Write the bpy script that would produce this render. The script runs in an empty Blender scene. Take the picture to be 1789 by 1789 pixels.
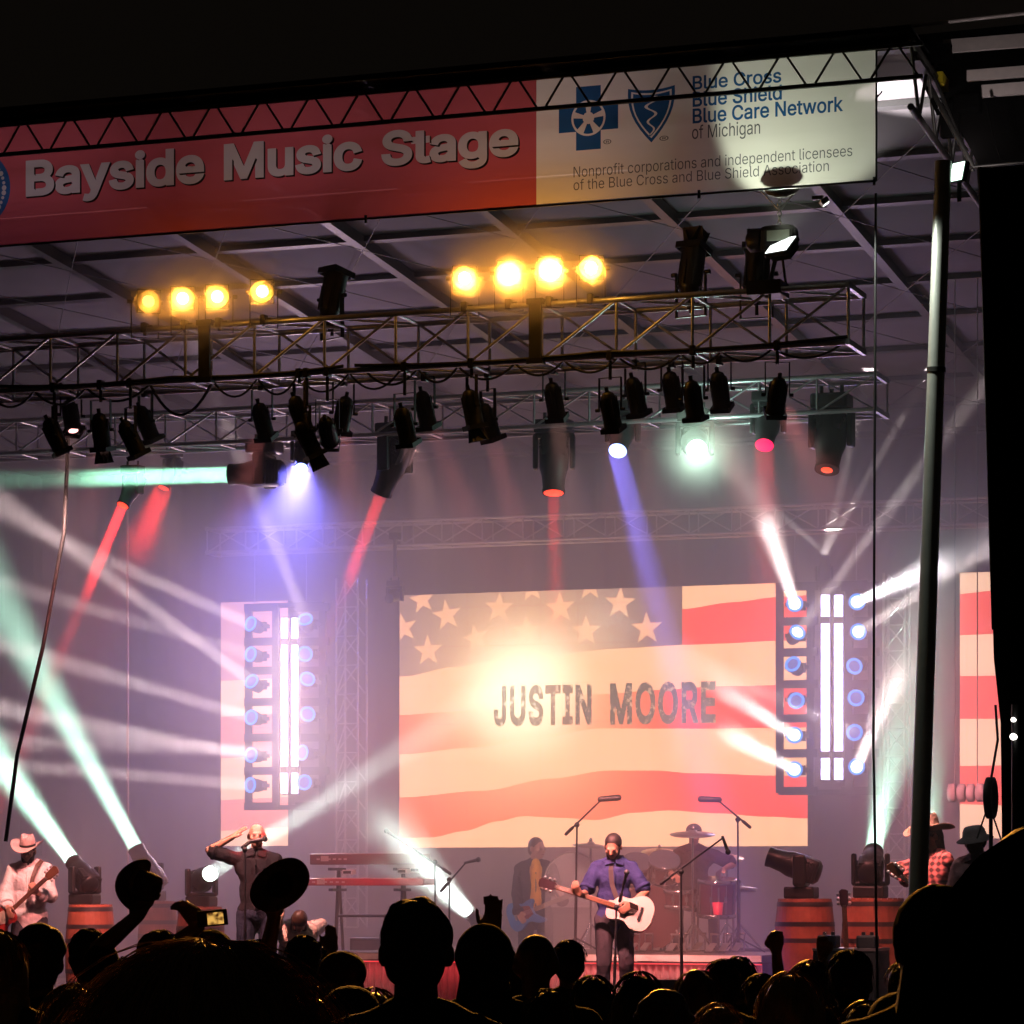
import bpy, bmesh, math, random
import numpy as np
from mathutils import Vector, Matrix, Quaternion, Euler
random.seed(7)
S = bpy.context.scene
COL = S.collection
# ---------------------------------------------------------------- camera, sky, exposure
F = 5650.0; CX = 894.5; HY = 1550.0; PSI = math.radians(19.6); H = 1.9
cam_d = bpy.data.cameras.new("camera"); cam = bpy.data.objects.new("camera", cam_d); COL.objects.link(cam)
cam.location = (0, 0, H); cam.rotation_euler = (math.pi/2, 0, PSI)
cam_d.sensor_width = 36; cam_d.lens = 36*F/1789; cam_d.shift_y = (HY-894.5)/1789
cam_d.clip_start = 0.1; cam_d.clip_end = 2000
S.camera = cam
W = bpy.data.worlds.new("World"); S.world = W; W.use_nodes = True
bg = W.node_tree.nodes["Background"]; bg.inputs[0].default_value = (0.55, 0.42, 0.32, 1); bg.inputs[1].default_value = 0.005
S.view_settings.view_transform = 'Standard'; S.view_settings.look = 'None'; S.view_settings.exposure = 0; S.view_settings.gamma = 1
S.view_settings.use_curve_mapping = False
S.render.engine = 'CYCLES'
cy = S.cycles
cy.use_denoising = True
try:
    cy.denoiser = 'OPENIMAGEDENOISE'; cy.denoising_input_passes = 'RGB_ALBEDO_NORMAL'
except Exception: pass
cy.max_bounces = 4; cy.diffuse_bounces = 2; cy.glossy_bounces = 2; cy.transmission_bounces = 3; cy.volume_bounces = 1; cy.use_adaptive_sampling = True; cy.adaptive_threshold = 0.03; cy.adaptive_min_samples = 24; cy.transparent_max_bounces = 8
cy.caustics_reflective = False; cy.caustics_refractive = False
cy.sample_clamp_indirect = 1.5; cy.use_light_tree = True

# ---------------------------------------------------------------- projection helpers: a pixel of the photo and a depth give a point of the place
DV = Vector((-math.sin(PSI), math.cos(PSI), 0)); RV = Vector((math.cos(PSI), math.sin(PSI), 0)); UP = Vector((0, 0, 1))
def ray(px, py): return DV + RV*((px-CX)/F) + UP*((HY-py)/F)
def P(px, py, Y):
    d = ray(px, py); return Vector((0, 0, H)) + d*(Y/d.y)
def T(px, py, t): return Vector((0, 0, H)) + ray(px, py)*t
def ppm(px, Y): return F*ray(px, HY).y/Y
FLOOR = 0.63

# ---------------------------------------------------------------- materials
MATS = {}
def nodes_of(name):
    m = bpy.data.materials.new(name); m.use_nodes = True
    return m, m.node_tree, m.node_tree.nodes["Principled BSDF"]
def mat(name, col, rough=0.6, metal=0.0, var=0.15, scale=14.0, bump=0.0, spec=0.5, detail=4):
    if name in MATS: return MATS[name]
    m, nt, b = nodes_of(name)
    N = nt.nodes.new; L = nt.links.new
    tc = N('ShaderNodeTexCoord'); nz = N('ShaderNodeTexNoise'); nz.inputs['Scale'].default_value = scale; nz.inputs['Detail'].default_value = detail
    L(tc.outputs['Object'], nz.inputs['Vector'])
    mx = N('ShaderNodeMix'); mx.data_type = 'RGBA'
    mx.inputs[6].default_value = tuple(c*(1-var) for c in col)+(1,); mx.inputs[7].default_value = tuple(min(1, c*(1+var)) for c in col)+(1,)
    L(nz.outputs['Fac'], mx.inputs[0]); L(mx.outputs[2], b.inputs['Base Color'])
    b.inputs['Roughness'].default_value = rough; b.inputs['Metallic'].default_value = metal; b.inputs['Specular IOR Level'].default_value = spec
    if bump:
        bp = N('ShaderNodeBump'); bp.inputs['Strength'].default_value = bump; bp.inputs['Distance'].default_value = 0.01
        L(nz.outputs['Fac'], bp.inputs['Height']); L(bp.outputs[0], b.inputs['Normal'])
    MATS[name] = m; return m
def emis(name, col, strength, base=(0.02, 0.02, 0.02)):
    if name in MATS: return MATS[name]
    m, nt, b = nodes_of(name)
    b.inputs['Base Color'].default_value = base+(1,); b.inputs['Emission Color'].default_value = col+(1,); b.inputs['Emission Strength'].default_value = strength
    MATS[name] = m; return m

# ---------------------------------------------------------------- mesh builder
def basis(d, up=None):
    d = Vector(d).normalized()
    u = Vector(up) if up is not None else (Vector((0, 0, 1)) if abs(d.z) < 0.95 else Vector((1, 0, 0)))
    x = u.cross(d)
    if x.length < 1e-6: x = Vector((1, 0, 0)).cross(d)
    x.normalize(); y = d.cross(x); return x, y, d
class MB:
    def __init__(s): s.v = []; s.f = []; s.m = []; s.sm = []
    def add(s, vs, fs, mi=0, smooth=False):
        o = len(s.v); s.v += [tuple(v) for v in vs]
        for f in fs: s.f.append(tuple(i+o for i in f)); s.m.append(mi); s.sm.append(smooth)
        return s
    def box(s, c, size, mi=0, M=None, bev=0.0):
        hx, hy, hz = (k/2 for k in size); c = Vector(c)
        if bev <= 0:
            vs = [(x, y, z) for z in (-hz, hz) for y in (-hy, hy) for x in (-hx, hx)]
            fs = [(0, 2, 3, 1), (4, 5, 7, 6), (0, 1, 5, 4), (2, 6, 7, 3), (0, 4, 6, 2), (1, 3, 7, 5)]
        else:
            bm = bmesh.new(); bmesh.ops.create_cube(bm, size=1)
            for v in bm.verts: v.co = Vector((v.co.x*2*hx, v.co.y*2*hy, v.co.z*2*hz))
            bmesh.ops.bevel(bm, geom=bm.edges[:], offset=min(bev, hx*.9, hy*.9, hz*.9), segments=2, profile=.6, affect='EDGES')
            vs = [v.co.copy() for v in bm.verts]; bm.verts.index_update(); fs = [[v.index for v in f.verts] for f in bm.faces]; bm.free()
        R = M if M is not None else Matrix.Identity(3)
        return s.add([c + R @ Vector(v) for v in vs], fs, mi)
    def tube(s, p0, p1, r0, r1=None, n=8, mi=0, cap=True):
        r1 = r0 if r1 is None else r1; p0 = Vector(p0); p1 = Vector(p1)
        if (p1-p0).length < 1e-6: return s
        x, y, d = basis(p1-p0); vs = []
        for p, r in ((p0, r0), (p1, r1)):
            for k in range(n):
                a = 2*math.pi*k/n; vs.append(p + x*(r*math.cos(a)) + y*(r*math.sin(a)))
        s.add(vs, [(k, (k+1) % n, n+(k+1) % n, n+k) for k in range(n)], mi, True)
        if cap: s.add(vs, [tuple(range(n-1, -1, -1)), tuple(range(n, 2*n))], mi)
        return s
    def path(s, pts, r, n=6, mi=0, r_end=None):
        pts = [Vector(p) for p in pts]; vs = []; m = len(pts); prev = None
        for i, p in enumerate(pts):
            d = (pts[min(i+1, m-1)]-pts[max(i-1, 0)])
            if d.length < 1e-7: d = Vector((0, 0, 1))
            d.normalize()
            if prev is None: x, y, _ = basis(d)
            else:
                x = prev - d*prev.dot(d)
                if x.length < 1e-5: x, y, _ = basis(d)
                x.normalize(); y = d.cross(x)
            prev = x; rr = r if r_end is None else r+(r_end-r)*i/(m-1)
            for k in range(n):
                a = 2*math.pi*k/n; vs.append(p + x*(rr*math.cos(a)) + y*(rr*math.sin(a)))
        fs = [(i*n+k, i*n+(k+1) % n, (i+1)*n+(k+1) % n, (i+1)*n+k) for i in range(m-1) for k in range(n)]
        s.add(vs, fs, mi, True); s.add(vs, [tuple(range(n-1, -1, -1)), tuple(range((m-1)*n, m*n))], mi); return s
    def lathe(s, o, axis, prof, n=20, mi=0, smooth=True, close=False):
        x, y, d = basis(axis); o = Vector(o); vs = []
        for h, r in prof:
            for k in range(n):
                a = 2*math.pi*k/n; vs.append(o + d*h + x*(r*math.cos(a)) + y*(r*math.sin(a)))
        m = len(prof)
        s.add(vs, [(i*n+k, i*n+(k+1) % n, (i+1)*n+(k+1) % n, (i+1)*n+k) for i in range(m-1) for k in range(n)], mi, smooth)
        if prof[0][1] > 1e-5: s.add(vs, [tuple(range(n-1, -1, -1))], mi)
        if prof[-1][1] > 1e-5: s.add(vs, [tuple(range((m-1)*n, m*n))], mi)
        return s
    def prism(s, poly, o, ux, uy, th, mi=0):
        """a flat outline (2D) in the plane ux,uy with thickness th along ux x uy"""
        o = Vector(o); ux = Vector(ux); uy = Vector(uy); nz = ux.cross(uy).normalized(); n = len(poly)
        a = [o + ux*p[0] + uy*p[1] + nz*(th/2) for p in poly]; b = [o + ux*p[0] + uy*p[1] - nz*(th/2) for p in poly]
        s.add(a+b, [tuple(range(n)), tuple(range(2*n-1, n-1, -1))] + [(k, n+k, n+(k+1) % n, (k+1) % n) for k in range(n)], mi); return s
    def capsule(s, p0, p1, r0, r1=None, n=10, mi=0):
        r1 = r0 if r1 is None else r1; p0 = Vector(p0); p1 = Vector(p1); d = p1-p0
        if d.length < 1e-5: d = Vector((0, 0, 1e-4)); p1 = p0+d
        x, y, d = basis(d); L = (p1-p0).length; prof = []
        for k in range(5): a = math.pi/2*(1-k/4); prof.append((-r0*math.sin(a), max(r0*math.cos(a), 1e-4)))
        for k in range(5): a = math.pi/2*(k/4); prof.append((L+r1*math.sin(a), max(r1*math.cos(a), 1e-4)))
        return s.lathe(p0, d, prof, n, mi)
    def ell(s, c, r, M=None, n=14, mi=0):
        c = Vector(c); R = M if M is not None else Matrix.Identity(3); m = 9; vs = []
        for i in range(m+1):
            t = math.pi*i/m
            for k in range(n):
                a = 2*math.pi*k/n; st = max(math.sin(t), 1e-3)
                vs.append(c + R @ Vector((r[0]*st*math.cos(a), r[1]*st*math.sin(a), -r[2]*math.cos(t))))
        s.add(vs, [(i*n+k, i*n+(k+1) % n, (i+1)*n+(k+1) % n, (i+1)*n+k) for i in range(m) for k in range(n)], mi, True)
        return s.add(vs, [tuple(range(n-1, -1, -1)), tuple(range(m*n, m*n+n))], mi)
    def mesh(s, name, mats):
        me = bpy.data.meshes.new(name); me.from_pydata(s.v, [], s.f)
        for m in (mats if isinstance(mats, (list, tuple)) else [mats]): me.materials.append(m)
        me.polygons.foreach_set('material_index', s.m); me.polygons.foreach_set('use_smooth', s.sm); me.update(); return me
    def build(s, name, mats, parent=None, off=None):
        """off: world point that becomes the object's own origin"""
        me = s.mesh(name, mats)
        if off is not None: me.transform(Matrix.Translation(-Vector(off)))
        return link(name, me, parent, off if parent is None else None)
def link(name, me, parent=None, loc=None):
    o = bpy.data.objects.new(name, me); COL.objects.link(o)
    if parent is not None: o.parent = parent
    if loc is not None: o.location = loc
    return o
def tag(o, label, cat, group=None, kind=None):
    o['label'] = label; o['category'] = cat
    if group: o['group'] = group
    if kind: o['kind'] = kind
    return o
def struct(o): o['kind'] = 'structure'; return o
def thing(name, loc, label, cat, group=None, rz=0.0, kind=None):
    o = bpy.data.objects.new(name, None); o.empty_display_size = .2; COL.objects.link(o)
    o.location = loc; o.rotation_euler = (0, 0, rz); return tag(o, label, cat, group, kind)
def copy_tree(o, parent=None):
    c = o.copy(); COL.objects.link(c)
    if parent is not None: c.parent = parent
    for ch in list(o.children):
        if ch.type != 'LIGHT': copy_tree(ch, c)
    return c
def kid(root, name):
    for c in root.children:
        if c.name.split('.')[0] == name: return c
from mathutils import noise as mnoise
def voxel(mb, name, mats, vs, smooth=4, parent=None, rough=0.0, rscale=18.0):
    """closed shapes merged into one continuous skin"""
    me = mb.mesh(name+'_raw', mats[:1] if isinstance(mats, list) else [mats]); o = bpy.data.objects.new('raw', me); COL.objects.link(o)
    r = o.modifiers.new('r', 'REMESH'); r.mode = 'VOXEL'; r.voxel_size = vs; r.use_smooth_shade = True
    if smooth:
        k = o.modifiers.new('s', 'SMOOTH'); k.factor = .5; k.iterations = smooth
    dg = bpy.context.evaluated_depsgraph_get(); me2 = bpy.data.meshes.new_from_object(o.evaluated_get(dg)); me2.name = name
    bpy.data.objects.remove(o); bpy.data.meshes.remove(me)
    me2.materials.clear()
    for m in (mats if isinstance(mats, list) else [mats]): me2.materials.append(m)
    if rough:
        sd = Vector((random.random()*50, random.random()*50, 0)); nn = [v.normal.copy() for v in me2.vertices]
        for v, n in zip(me2.vertices, nn):
            q = v.co*rscale+sd; v.co += n*(rough*(mnoise.noise(Vector((q.x, q.y, q.z*.55)))+.55*mnoise.noise(Vector((q.x*2.3, q.y*2.3, q.z*1.1)))))
        me2.update()
    me2.polygons.foreach_set('use_smooth', [True]*len(me2.polygons))
    return link(name, me2, parent)
def track(d, up='Y'): return Vector(d).to_track_quat('Z', up)
def lamp(kind, name, pos, d, col, power, parent=None, **k):
    L = bpy.data.lights.new(name, kind); L.color = col; L.energy = power
    for a, b in k.items(): setattr(L, a, b)
    o = bpy.data.objects.new(name, L); COL.objects.link(o); o.location = pos
    o.rotation_euler = Vector(d).to_track_quat('-Z', 'Y').to_euler()
    if parent is not None:
        bpy.context.view_layer.update(); o.parent = parent; o.matrix_parent_inverse = parent.matrix_world.inverted()
    return o
def beam(a, b, col, power, dia=0.15, spread=4.0, parent=None):
    """a shaft of light from the lens at a towards b"""
    return lamp('AREA', 'beam_light', a, Vector(b)-Vector(a), col, power, parent, shape='DISK', size=dia, spread=math.radians(spread))
SMOKE = 0.012; REAR = 0.055; LOW = 0.06; BEAMP = 1.05; AMB = 0.8; HALO = 0.65; PUFF = 1.9; CANP = 25.0; FLOODP = 80.0; BATTEN = 2.7; TUBE = 11.0; TUBEW = 195.0; RINGP = 125.0; SCREEN = 2.8; FILLP = 150
# ---------------------------------------------------------------- shared materials
m_steel = mat('steel', (0.50, 0.50, 0.51), .36, .7, .2, 30)
m_dark_steel = mat('dark_steel', (0.06, 0.058, 0.055), .45, .6, .2, 30)
m_alu = mat('aluminium', (0.55, 0.54, 0.52), .32, .9, .12, 25)
m_black = mat('black_casing', (0.018, 0.018, 0.02), .5, 0, .25, 20)
m_rubber = mat('black_cable', (0.012, 0.012, 0.012), .6)
m_drape = mat('black_drape', (0.022, 0.02, 0.02), .95, 0, .3, 6, spec=.1)
m_deck = mat('stage_board', (0.035, 0.032, 0.03), .45, 0, .35, 5)
m_wood = mat('barrel_wood', (0.30, 0.085, 0.045), .5, 0, .45, 9, .3)
m_hoop = mat('hoop_iron', (0.09, 0.07, 0.07), .4, .7)
m_white = mat('white_paint', (.7, .68, .65), .5)

# ---------------------------------------------------------------- ground and stage
g = MB(); g.add([(-160, -60, 0), (140, -60, 0), (140, 240, 0), (-160, 240, 0)], [(0, 1, 2, 3)])
struct(g.build('ground', mat('trodden_asphalt', (.03, .028, .026), .9, 0, .4, 1.5, .4)))
XL = P(60, HY, 40.5).x - 5.5; XR = P(1760, HY, 30).x + .3
deck = thing('stage_deck', ((XL+XR)/2, 29.0, 0), 'wide low black stage platform the band stands on', 'stage')
d = MB(); cx = (XL+XR)/2
d.box((0, 6.2, FLOOR-.06), (XR-XL, 12.6, .12)); d.build('platform', m_deck, deck)
d = MB(); n = 160
vs = []
for i in range(n+1):
    x = (XL-XR)/2 + (XR-XL)*i/n; y = -.06 - .035*math.sin(i*2.1)
    vs += [(x, y, .0), (x, y, FLOOR-.12)]
d.add(vs, [(2*i, 2*i+2, 2*i+3, 2*i+1) for i in range(n)], 0, True); d.build('skirt', m_drape, deck)

# riser
RY = 31.5; RZ = P(1150, 1668, RY).z; RX0 = P(585, HY, RY).x; RX1 = P(1331, HY, RY).x
ris = thing('drum_riser', ((RX0+RX1)/2, RY, FLOOR), 'long low riser with a bright edge and pleated skirt under the drums', 'riser')
w = RX1-RX0; h = RZ-FLOOR
d = MB(); d.box((0, 1.75, h-.04), (w, 3.5, .08)); d.build('top_board', mat('riser_board', (.10, .075, .07), .55, 0, .3, 8), ris)
d = MB(); d.box((0, -.012, h-.035), (w, .024, .065)); d.build('edge_trim', mat('pale_trim', (.6, .5, .45), .4), ris)
d = MB(); n = 420; vs = []
for i in range(n+1):
    x = -w/2 + w*i/n; y = .03 - .02*math.sin(i*.93) - .008*math.sin(i*2.7+1)
    vs += [(x, y, 0), (x, y, h-.085)]
d.add(vs, [(2*i, 2*i+2, 2*i+3, 2*i+1) for i in range(n)], 0, True)
d.build('pleated_skirt', mat('grey_skirt', (.20, .17, .17), .5, 0, .25, 30), ris)
d = MB(); d.box((0, -.006, h-.092), (w, .012, .014)); d.build('light_strip', emis('red_strip', (1, .05, .06), 1.1), ris)
lamp('AREA', 'strip_light', ((RX0+RX1)/2, RY-.10, RZ-.12), (0, .35, -1), (1, .06, .07), 13, ris, shape='RECTANGLE', size=w, size_y=.03)

# ---------------------------------------------------------------- trusses
def truss(name, x0, x1, y0, y1, zt, zb, pitch, label, r=.026, rb=.014, mt=None, slope=0.0):
    mt = mt or m_steel
    root = thing(name, ((x0+x1)/2, y0, zb), label, 'truss'); cx = (x0+x1)/2; L = x1-x0
    def q(x, y, z): return (x-cx, y-y0, z-zb)
    for y, z in ((y0, zt), (y1, zt), (y0, zb), (y1, zb)):
        m = MB(); m.tube(q(x0, y, z), q(x1, y, z), r, n=10); m.build('chord', mt, root)
    m = MB(); n = max(1, round(L/pitch)); s = L/n
    for i in range(n+1):
        x = x1 - i*s
        for y in (y0, y1): m.tube(q(x, y, zb), q(x, y, zt), rb, n=6)
        for z in (zb, zt): m.tube(q(x, y0, z), q(x, y1, z), rb, n=6)
        if i < n:
            m.tube(q(x-s, y0, zb), q(x, y0, zt), rb, n=6); m.tube(q(x-s, y1, zt), q(x, y1, zb), rb, n=6)
            for z in (zb, zt): m.tube(q(x-s, y0, z), q(x, y1, z), rb, n=6)
    m.build('bracing', mt, root)
    for x in (x0, x1):
        for z in (zt, zb): m = MB(); m.box(q(x, (y0+y1)/2, z), (.035, y1-y0+.06, .05)); m.build('end_bar', mt, root)
    return root
MY0, MY1 = 26.8, 27.36
MZT = P(745, 545, MY0).z; MZB = P(745, 640, MY0).z; MXR = P(1482, 540, MY0).x; MXL = P(-140, 600, MY0).x
truss('lighting_truss', MXL, MXR, MY0, MY1, MZT, MZB, .686, 'front grey box truss carrying orange lamps on top and black cans below')
SY0, SY1 = 31.2, 31.7
SZB = P(1000, 742, SY0).z; SZT = P(1000, 682, SY0).z; SXR = P(1530, 690, SY0).x; SXL = P(-140, 760, SY0).x
truss('middle_truss', SXL, SXR, SY0, SY1, SZT, SZB, .6, 'second dark box truss farther back carrying the moving heads', .024, .012)
BY0, BY1 = 38.0, 38.4
BZT = P(1000, 898, BY0).z; BZB = P(1000, 941, BY0).z
truss('rear_truss', P(362, 920, BY0).x, P(1740, 870, BY0).x, BY0, BY1, BZT, BZB, .55, 'pale rear truss hanging in the haze above the big screen', .018, .011, m_alu)
# truss along the top of the banner
NY = 26.0
NZT = P(745, 153, NY-.12).z; NZB = P(745, 207, NY-.12).z
def flat_truss(name, x0, x1, y, zt, zb, pitch, label):
    root = thing(name, (x0, y, zb), label, 'truss')
    for z, nm in ((zt-zb, 'chord'), (0, 'chord')):
        m = MB(); m.tube((0, 0, z), (x1-x0, 0, z), .020, n=8); m.build('chord', m_dark_steel, root)
    m = MB(); n = round((x1-x0)/pitch); s = (x1-x0)/n
    for i in range(n):
        m.tube((i*s+.03, 0, 0), ((i+.5)*s-.03, 0, zt-zb), .0105, n=6); m.tube(((i+.5)*s+.03, 0, zt-zb), ((i+1)*s-.03, 0, 0), .0105, n=6)
    m.build('lacing', m_dark_steel, root); return root
flat_truss('roof_edge_truss', P(-160, 240, NY-.12).x, P(1612, 85, NY-.12).x, NY-.12, NZT, NZB, .478, 'zigzag roof edge truss running along the top of the long banner')

# vertical ladder trusses beside the screen
def tower_truss(px, py0, py1, Y, w, label):
    a = P(px, py1, Y); top = P(px, py0, Y).z
    root = thing('upright_truss', (a.x, Y, a.z), label, 'truss'); hh = top-a.z
    for sx in (-1, 1):
        for sy in (0, 1):
            m = MB(); m.tube((sx*w/2, sy*w, 0), (sx*w/2, sy*w, hh), .016, n=6); m.build('chord', m_alu, root)
    m = MB(); k = max(2, round(hh/w*.8)); s = hh/k
    for i in range(k):
        m.tube((-w/2, 0, i*s), (w/2, 0, (i+1)*s), .009, n=5); m.tube((-w/2, w, (i+1)*s), (w/2, w, i*s), .009, n=5)
        m.tube((-w/2, 0, i*s), (w/2, 0, i*s), .009, n=5); m.tube((-w/2, 0, i*s), (-w/2, w, (i+1)*s), .009, n=5)
    m.build('lacing', m_alu, root)
tower_truss(606, 1010, 1620, 38.2, .30, 'pale upright truss in the smoke left of the big screen')
tower_truss(1562, 1000, 1640, 38.2, .26, 'dim upright truss right of the right light tower')

# ---------------------------------------------------------------- roof and walls
RZ0 = P(1560, 88, 26.5).z; RS = .082
RXR = P(1596, 92, 26.4).x; RXL = XL-.5
def rz(Y): return RZ0 - RS*(Y-26.4)
roof = thing('stage_roof', ((RXL+RXR)/2, 26.4, rz(26.4)), 'sloping panelled roof over the stage on a grid of dark rafters', 'roof')
cx = (RXL+RXR)/2
def rq(x, Y, dz=0): return Vector((x-cx, Y-26.4, rz(Y)-rz(26.4)+dz))
m_panel = mat('roof_panel', (.105, .092, .094), .75, 0, .22, 1.8, .15)
m = MB()
for a in range(10):
    for b in range(13):
        x0 = RXL+(RXR-RXL)*b/13+.02; x1 = RXL+(RXR-RXL)*(b+1)/13-.02; ya = 26.4+1.42*a+.02; yb = ya+1.38
        sag = -.03-.03*random.random()
        vs = []
        for i in range(5):
            for j in range(5):
                u, v = i/4, j/4; vs.append(rq(x0+(x1-x0)*u, ya+(yb-ya)*v, .02+sag*math.sin(math.pi*u)*math.sin(math.pi*v)))
        m.add(vs, [(i*5+j, i*5+j+1, (i+1)*5+j+1, (i+1)*5+j) for i in range(4) for j in range(4)], 0, True)
m.build('ceiling_panel', m_panel, roof)
m = MB(); m.add([rq(RXL, 26.3, .09), rq(RXR, 26.3, .09), rq(RXR, 40.7, .09), rq(RXL, 40.7, .09)], [(0, 1, 2, 3)])
m.add([rq(RXL, 26.3, .14), rq(RXR, 26.3, .14), rq(RXR, 40.7, .14), rq(RXL, 40.7, .14)], [(3, 2, 1, 0)]); m.build('roof_sheet', m_black, roof)
rang = math.atan(-RS); RM = Matrix.Rotation(rang, 3, 'X')
for b in range(14):
    x = RXL+(RXR-RXL)*b/13
    m = MB(); mid = (rq(x, 26.4)+rq(x, 40.6))/2
    m.box(mid+Vector((0, 0, -.05)), (.055, 14.2, .12), 0, RM); m.box(mid+Vector((0, 0, -.115)), (.10, 14.2, .012), 0, RM); m.build('rafter', m_dark_steel, roof)
for a in range(11):
    Y = 26.4+1.42*a; m = MB(); m.box(rq((RXL+RXR)/2, Y, -.015), (RXR-RXL, .11, .055), 0, RM); m.build('purlin', m_dark_steel, roof)
m = MB()
for b in range(0, 13):
    x0 = RXL+(RXR-RXL)*b/13; x1 = RXL+(RXR-RXL)*(b+1)/13
    for a in (1, 3, 5, 7):
        m.tube(rq(x0, 26.4+1.42*a, -.12), rq(x1, 26.4+1.42*(a+2), -.12), .006, n=5); m.tube(rq(x1, 26.4+1.42*a, -.12), rq(x0, 26.4+1.42*(a+2), -.12), .006, n=5)
m.build('tie_wire', m_dark_steel, roof)
# right side truss of the roof with the yellow strap
m = MB(); a, b = rq(RXR+.02, 26.2, -.02), rq(RXR+.02, 40.6, -.02); c2 = Vector((0, 0, -.55))
m.tube(a, b, .03, n=8); m.tube(a+c2, b+c2, .03, n=8)
for i in range(22):
    p, q2 = a.lerp(b, i/22), a.lerp(b, (i+1)/22); mid = p.lerp(q2, .5)
    m.tube(p, mid+c2, .016, n=5); m.tube(mid+c2, q2, .016, n=5)
m.build('side_truss', m_dark_steel, roof)
m = MB(); m.box(rq(RXR+.05, 27.6, -.03), (.07, .9, .1), 0, RM); m.build('yellow_strap', mat('yellow_webbing', (.65, .5, .02), .6), roof)

# drapes
def curtain(name, p0, p1, z0, z1, fold, amp, m_, label):
    root = thing(name, ((p0[0]+p1[0])/2, (p0[1]+p1[1])/2, z0), label, 'curtain')
    a = Vector((p0[0], p0[1], 0)); b = Vector((p1[0], p1[1], 0)); d = (b-a); L = d.length; d.normalize(); nrm = Vector((-d.y, d.x, 0)); mid = (a+b)/2
    n = int(L/fold*8); vs = []; rows = 7
    for j in range(rows+1):
        for i in range(n+1):
            s = L*i/n; w = amp*(math.sin(2*math.pi*s/fold + .6*math.sin(s*1.7)) + .4*math.sin(2*math.pi*s/fold*1.9+j*.25))
            vs.append(a + d*s + nrm*w - mid + Vector((0, 0, (z1-z0)*j/rows)))
    k = MB(); k.add(vs, [(j*(n+1)+i, j*(n+1)+i+1, (j+1)*(n+1)+i+1, (j+1)*(n+1)+i) for j in range(rows) for i in range(n)], 0, True)
    k.build('cloth', m_, root)
    k = MB(); k.tube(a-mid+Vector((0, 0, z1-z0+.02)), b-mid+Vector((0, 0, z1-z0+.02)), .03); k.build('hanging_rail', m_dark_steel, root)
    return root
XB = P(95, HY, 40.5).x
curtain('back_curtain', (XB-.2, 40.5), (XR+2.2, 40.5), FLOOR, rz(40.5)-.1, .5, .05, m_drape, 'dark back curtain across the stage behind the screens')
curtain('side_curtain', (XB-.25, 40.3), (XB-.25-1.2, 31.0), FLOOR, rz(36)-.5, .36, .07, mat('brown_drape', (.06, .048, .042), .9, 0, .3, 5, spec=.1), 'folded brownish curtain closing the left side of the stage')

# ---------------------------------------------------------------- banner
FONT = None
try: FONT = bpy.data.fonts.load(bpy.utils.system_resource('DATAFILES')+'/fonts/Inter.woff2')   # the lettering font that ships with Blender
except Exception: FONT = None
from mathutils.geometry import interpolate_bezier, delaunay_2d_cdt
def area2(l): return sum(l[i-1][0]*l[i][1]-l[i][0]*l[i-1][1] for i in range(len(l)))
def text_loops(body, bold=0.0, shear=0.0, spacing=1.0, res=4):
    """outlines of a line of text, fattened by bold"""
    cu = bpy.data.curves.new('txt', 'FONT'); cu.body = body; cu.space_character = spacing
    if FONT is not None: cu.font = FONT
    o = bpy.data.objects.new('txt', cu); COL.objects.link(o); dg = bpy.context.evaluated_depsgraph_get(); dg.update()
    ev = o.evaluated_get(dg); c2 = ev.to_curve(dg); L = []
    for sp in c2.splines:
        pts = []
        if sp.type == 'BEZIER':
            b = sp.bezier_points; n = len(b)
            for i in range(n):
                p, q = b[i], b[(i+1) % n]
                straight = (p.handle_right-p.co).cross(q.co-p.co).length < 1e-5 and (q.handle_left-q.co).cross(q.co-p.co).length < 1e-5
                seg = [p.co] if straight else interpolate_bezier(p.co, p.handle_right, q.handle_left, q.co, res+1)[:-1]
                pts += [(v.x, v.y) for v in seg]
        else: pts = [(p.co.x, p.co.y) for p in sp.points]
        out = []
        for p in pts:
            if not out or abs(p[0]-out[-1][0])+abs(p[1]-out[-1][1]) > 1e-4: out.append(p)
        if len(out) > 2 and abs(out[0][0]-out[-1][0])+abs(out[0][1]-out[-1][1]) < 1e-4: out.pop()
        if len(out) > 2: L.append(out)
    ev.to_curve_clear(); bpy.data.objects.remove(o); bpy.data.curves.remove(cu)
    big = max(L, key=lambda l: abs(area2(l))); sg = 1 if area2(big) > 0 else -1; res_ = []
    for l in L:
        if sg < 0: l = l[::-1]
        n = len(l); out = []
        for i in range(n):
            a, b, c = l[i-1], l[i], l[(i+1) % n]; d1 = (b[0]-a[0], b[1]-a[1]); d2 = (c[0]-b[0], c[1]-b[1]); l1 = math.hypot(*d1); l2 = math.hypot(*d2)
            n1 = (d1[1]/l1, -d1[0]/l1); n2 = (d2[1]/l2, -d2[0]/l2); m = (n1[0]+n2[0], n1[1]+n2[1]); mm = m[0]*m[0]+m[1]*m[1]
            k = min(2/mm, 1.6) if mm > .05 else 1; out.append((b[0]+m[0]*k*bold, b[1]+m[1]*k*bold))
        res_.append(out)
    return res_
def capheight(bold):
    L = text_loops('H', bold); ys = [p[1] for l in L for p in l]; return min(ys), max(ys)
def place_text(body, x0, x1, zb, zt, bold=0.0, spacing=1.0, res=4):
    """outline of a line of text stretched from x0 to x1, capitals from zb to zt"""
    L = text_loops(body, bold, 0, spacing, res); xs = [p[0] for l in L for p in l]; a, b = min(xs), max(xs); c0, c1 = capheight(bold)
    return [[(x0+(p[0]-a)*(x1-x0)/(b-a), zb+(p[1]-c0)*(zt-zb)/(c1-c0)) for p in l] for l in L]
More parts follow.
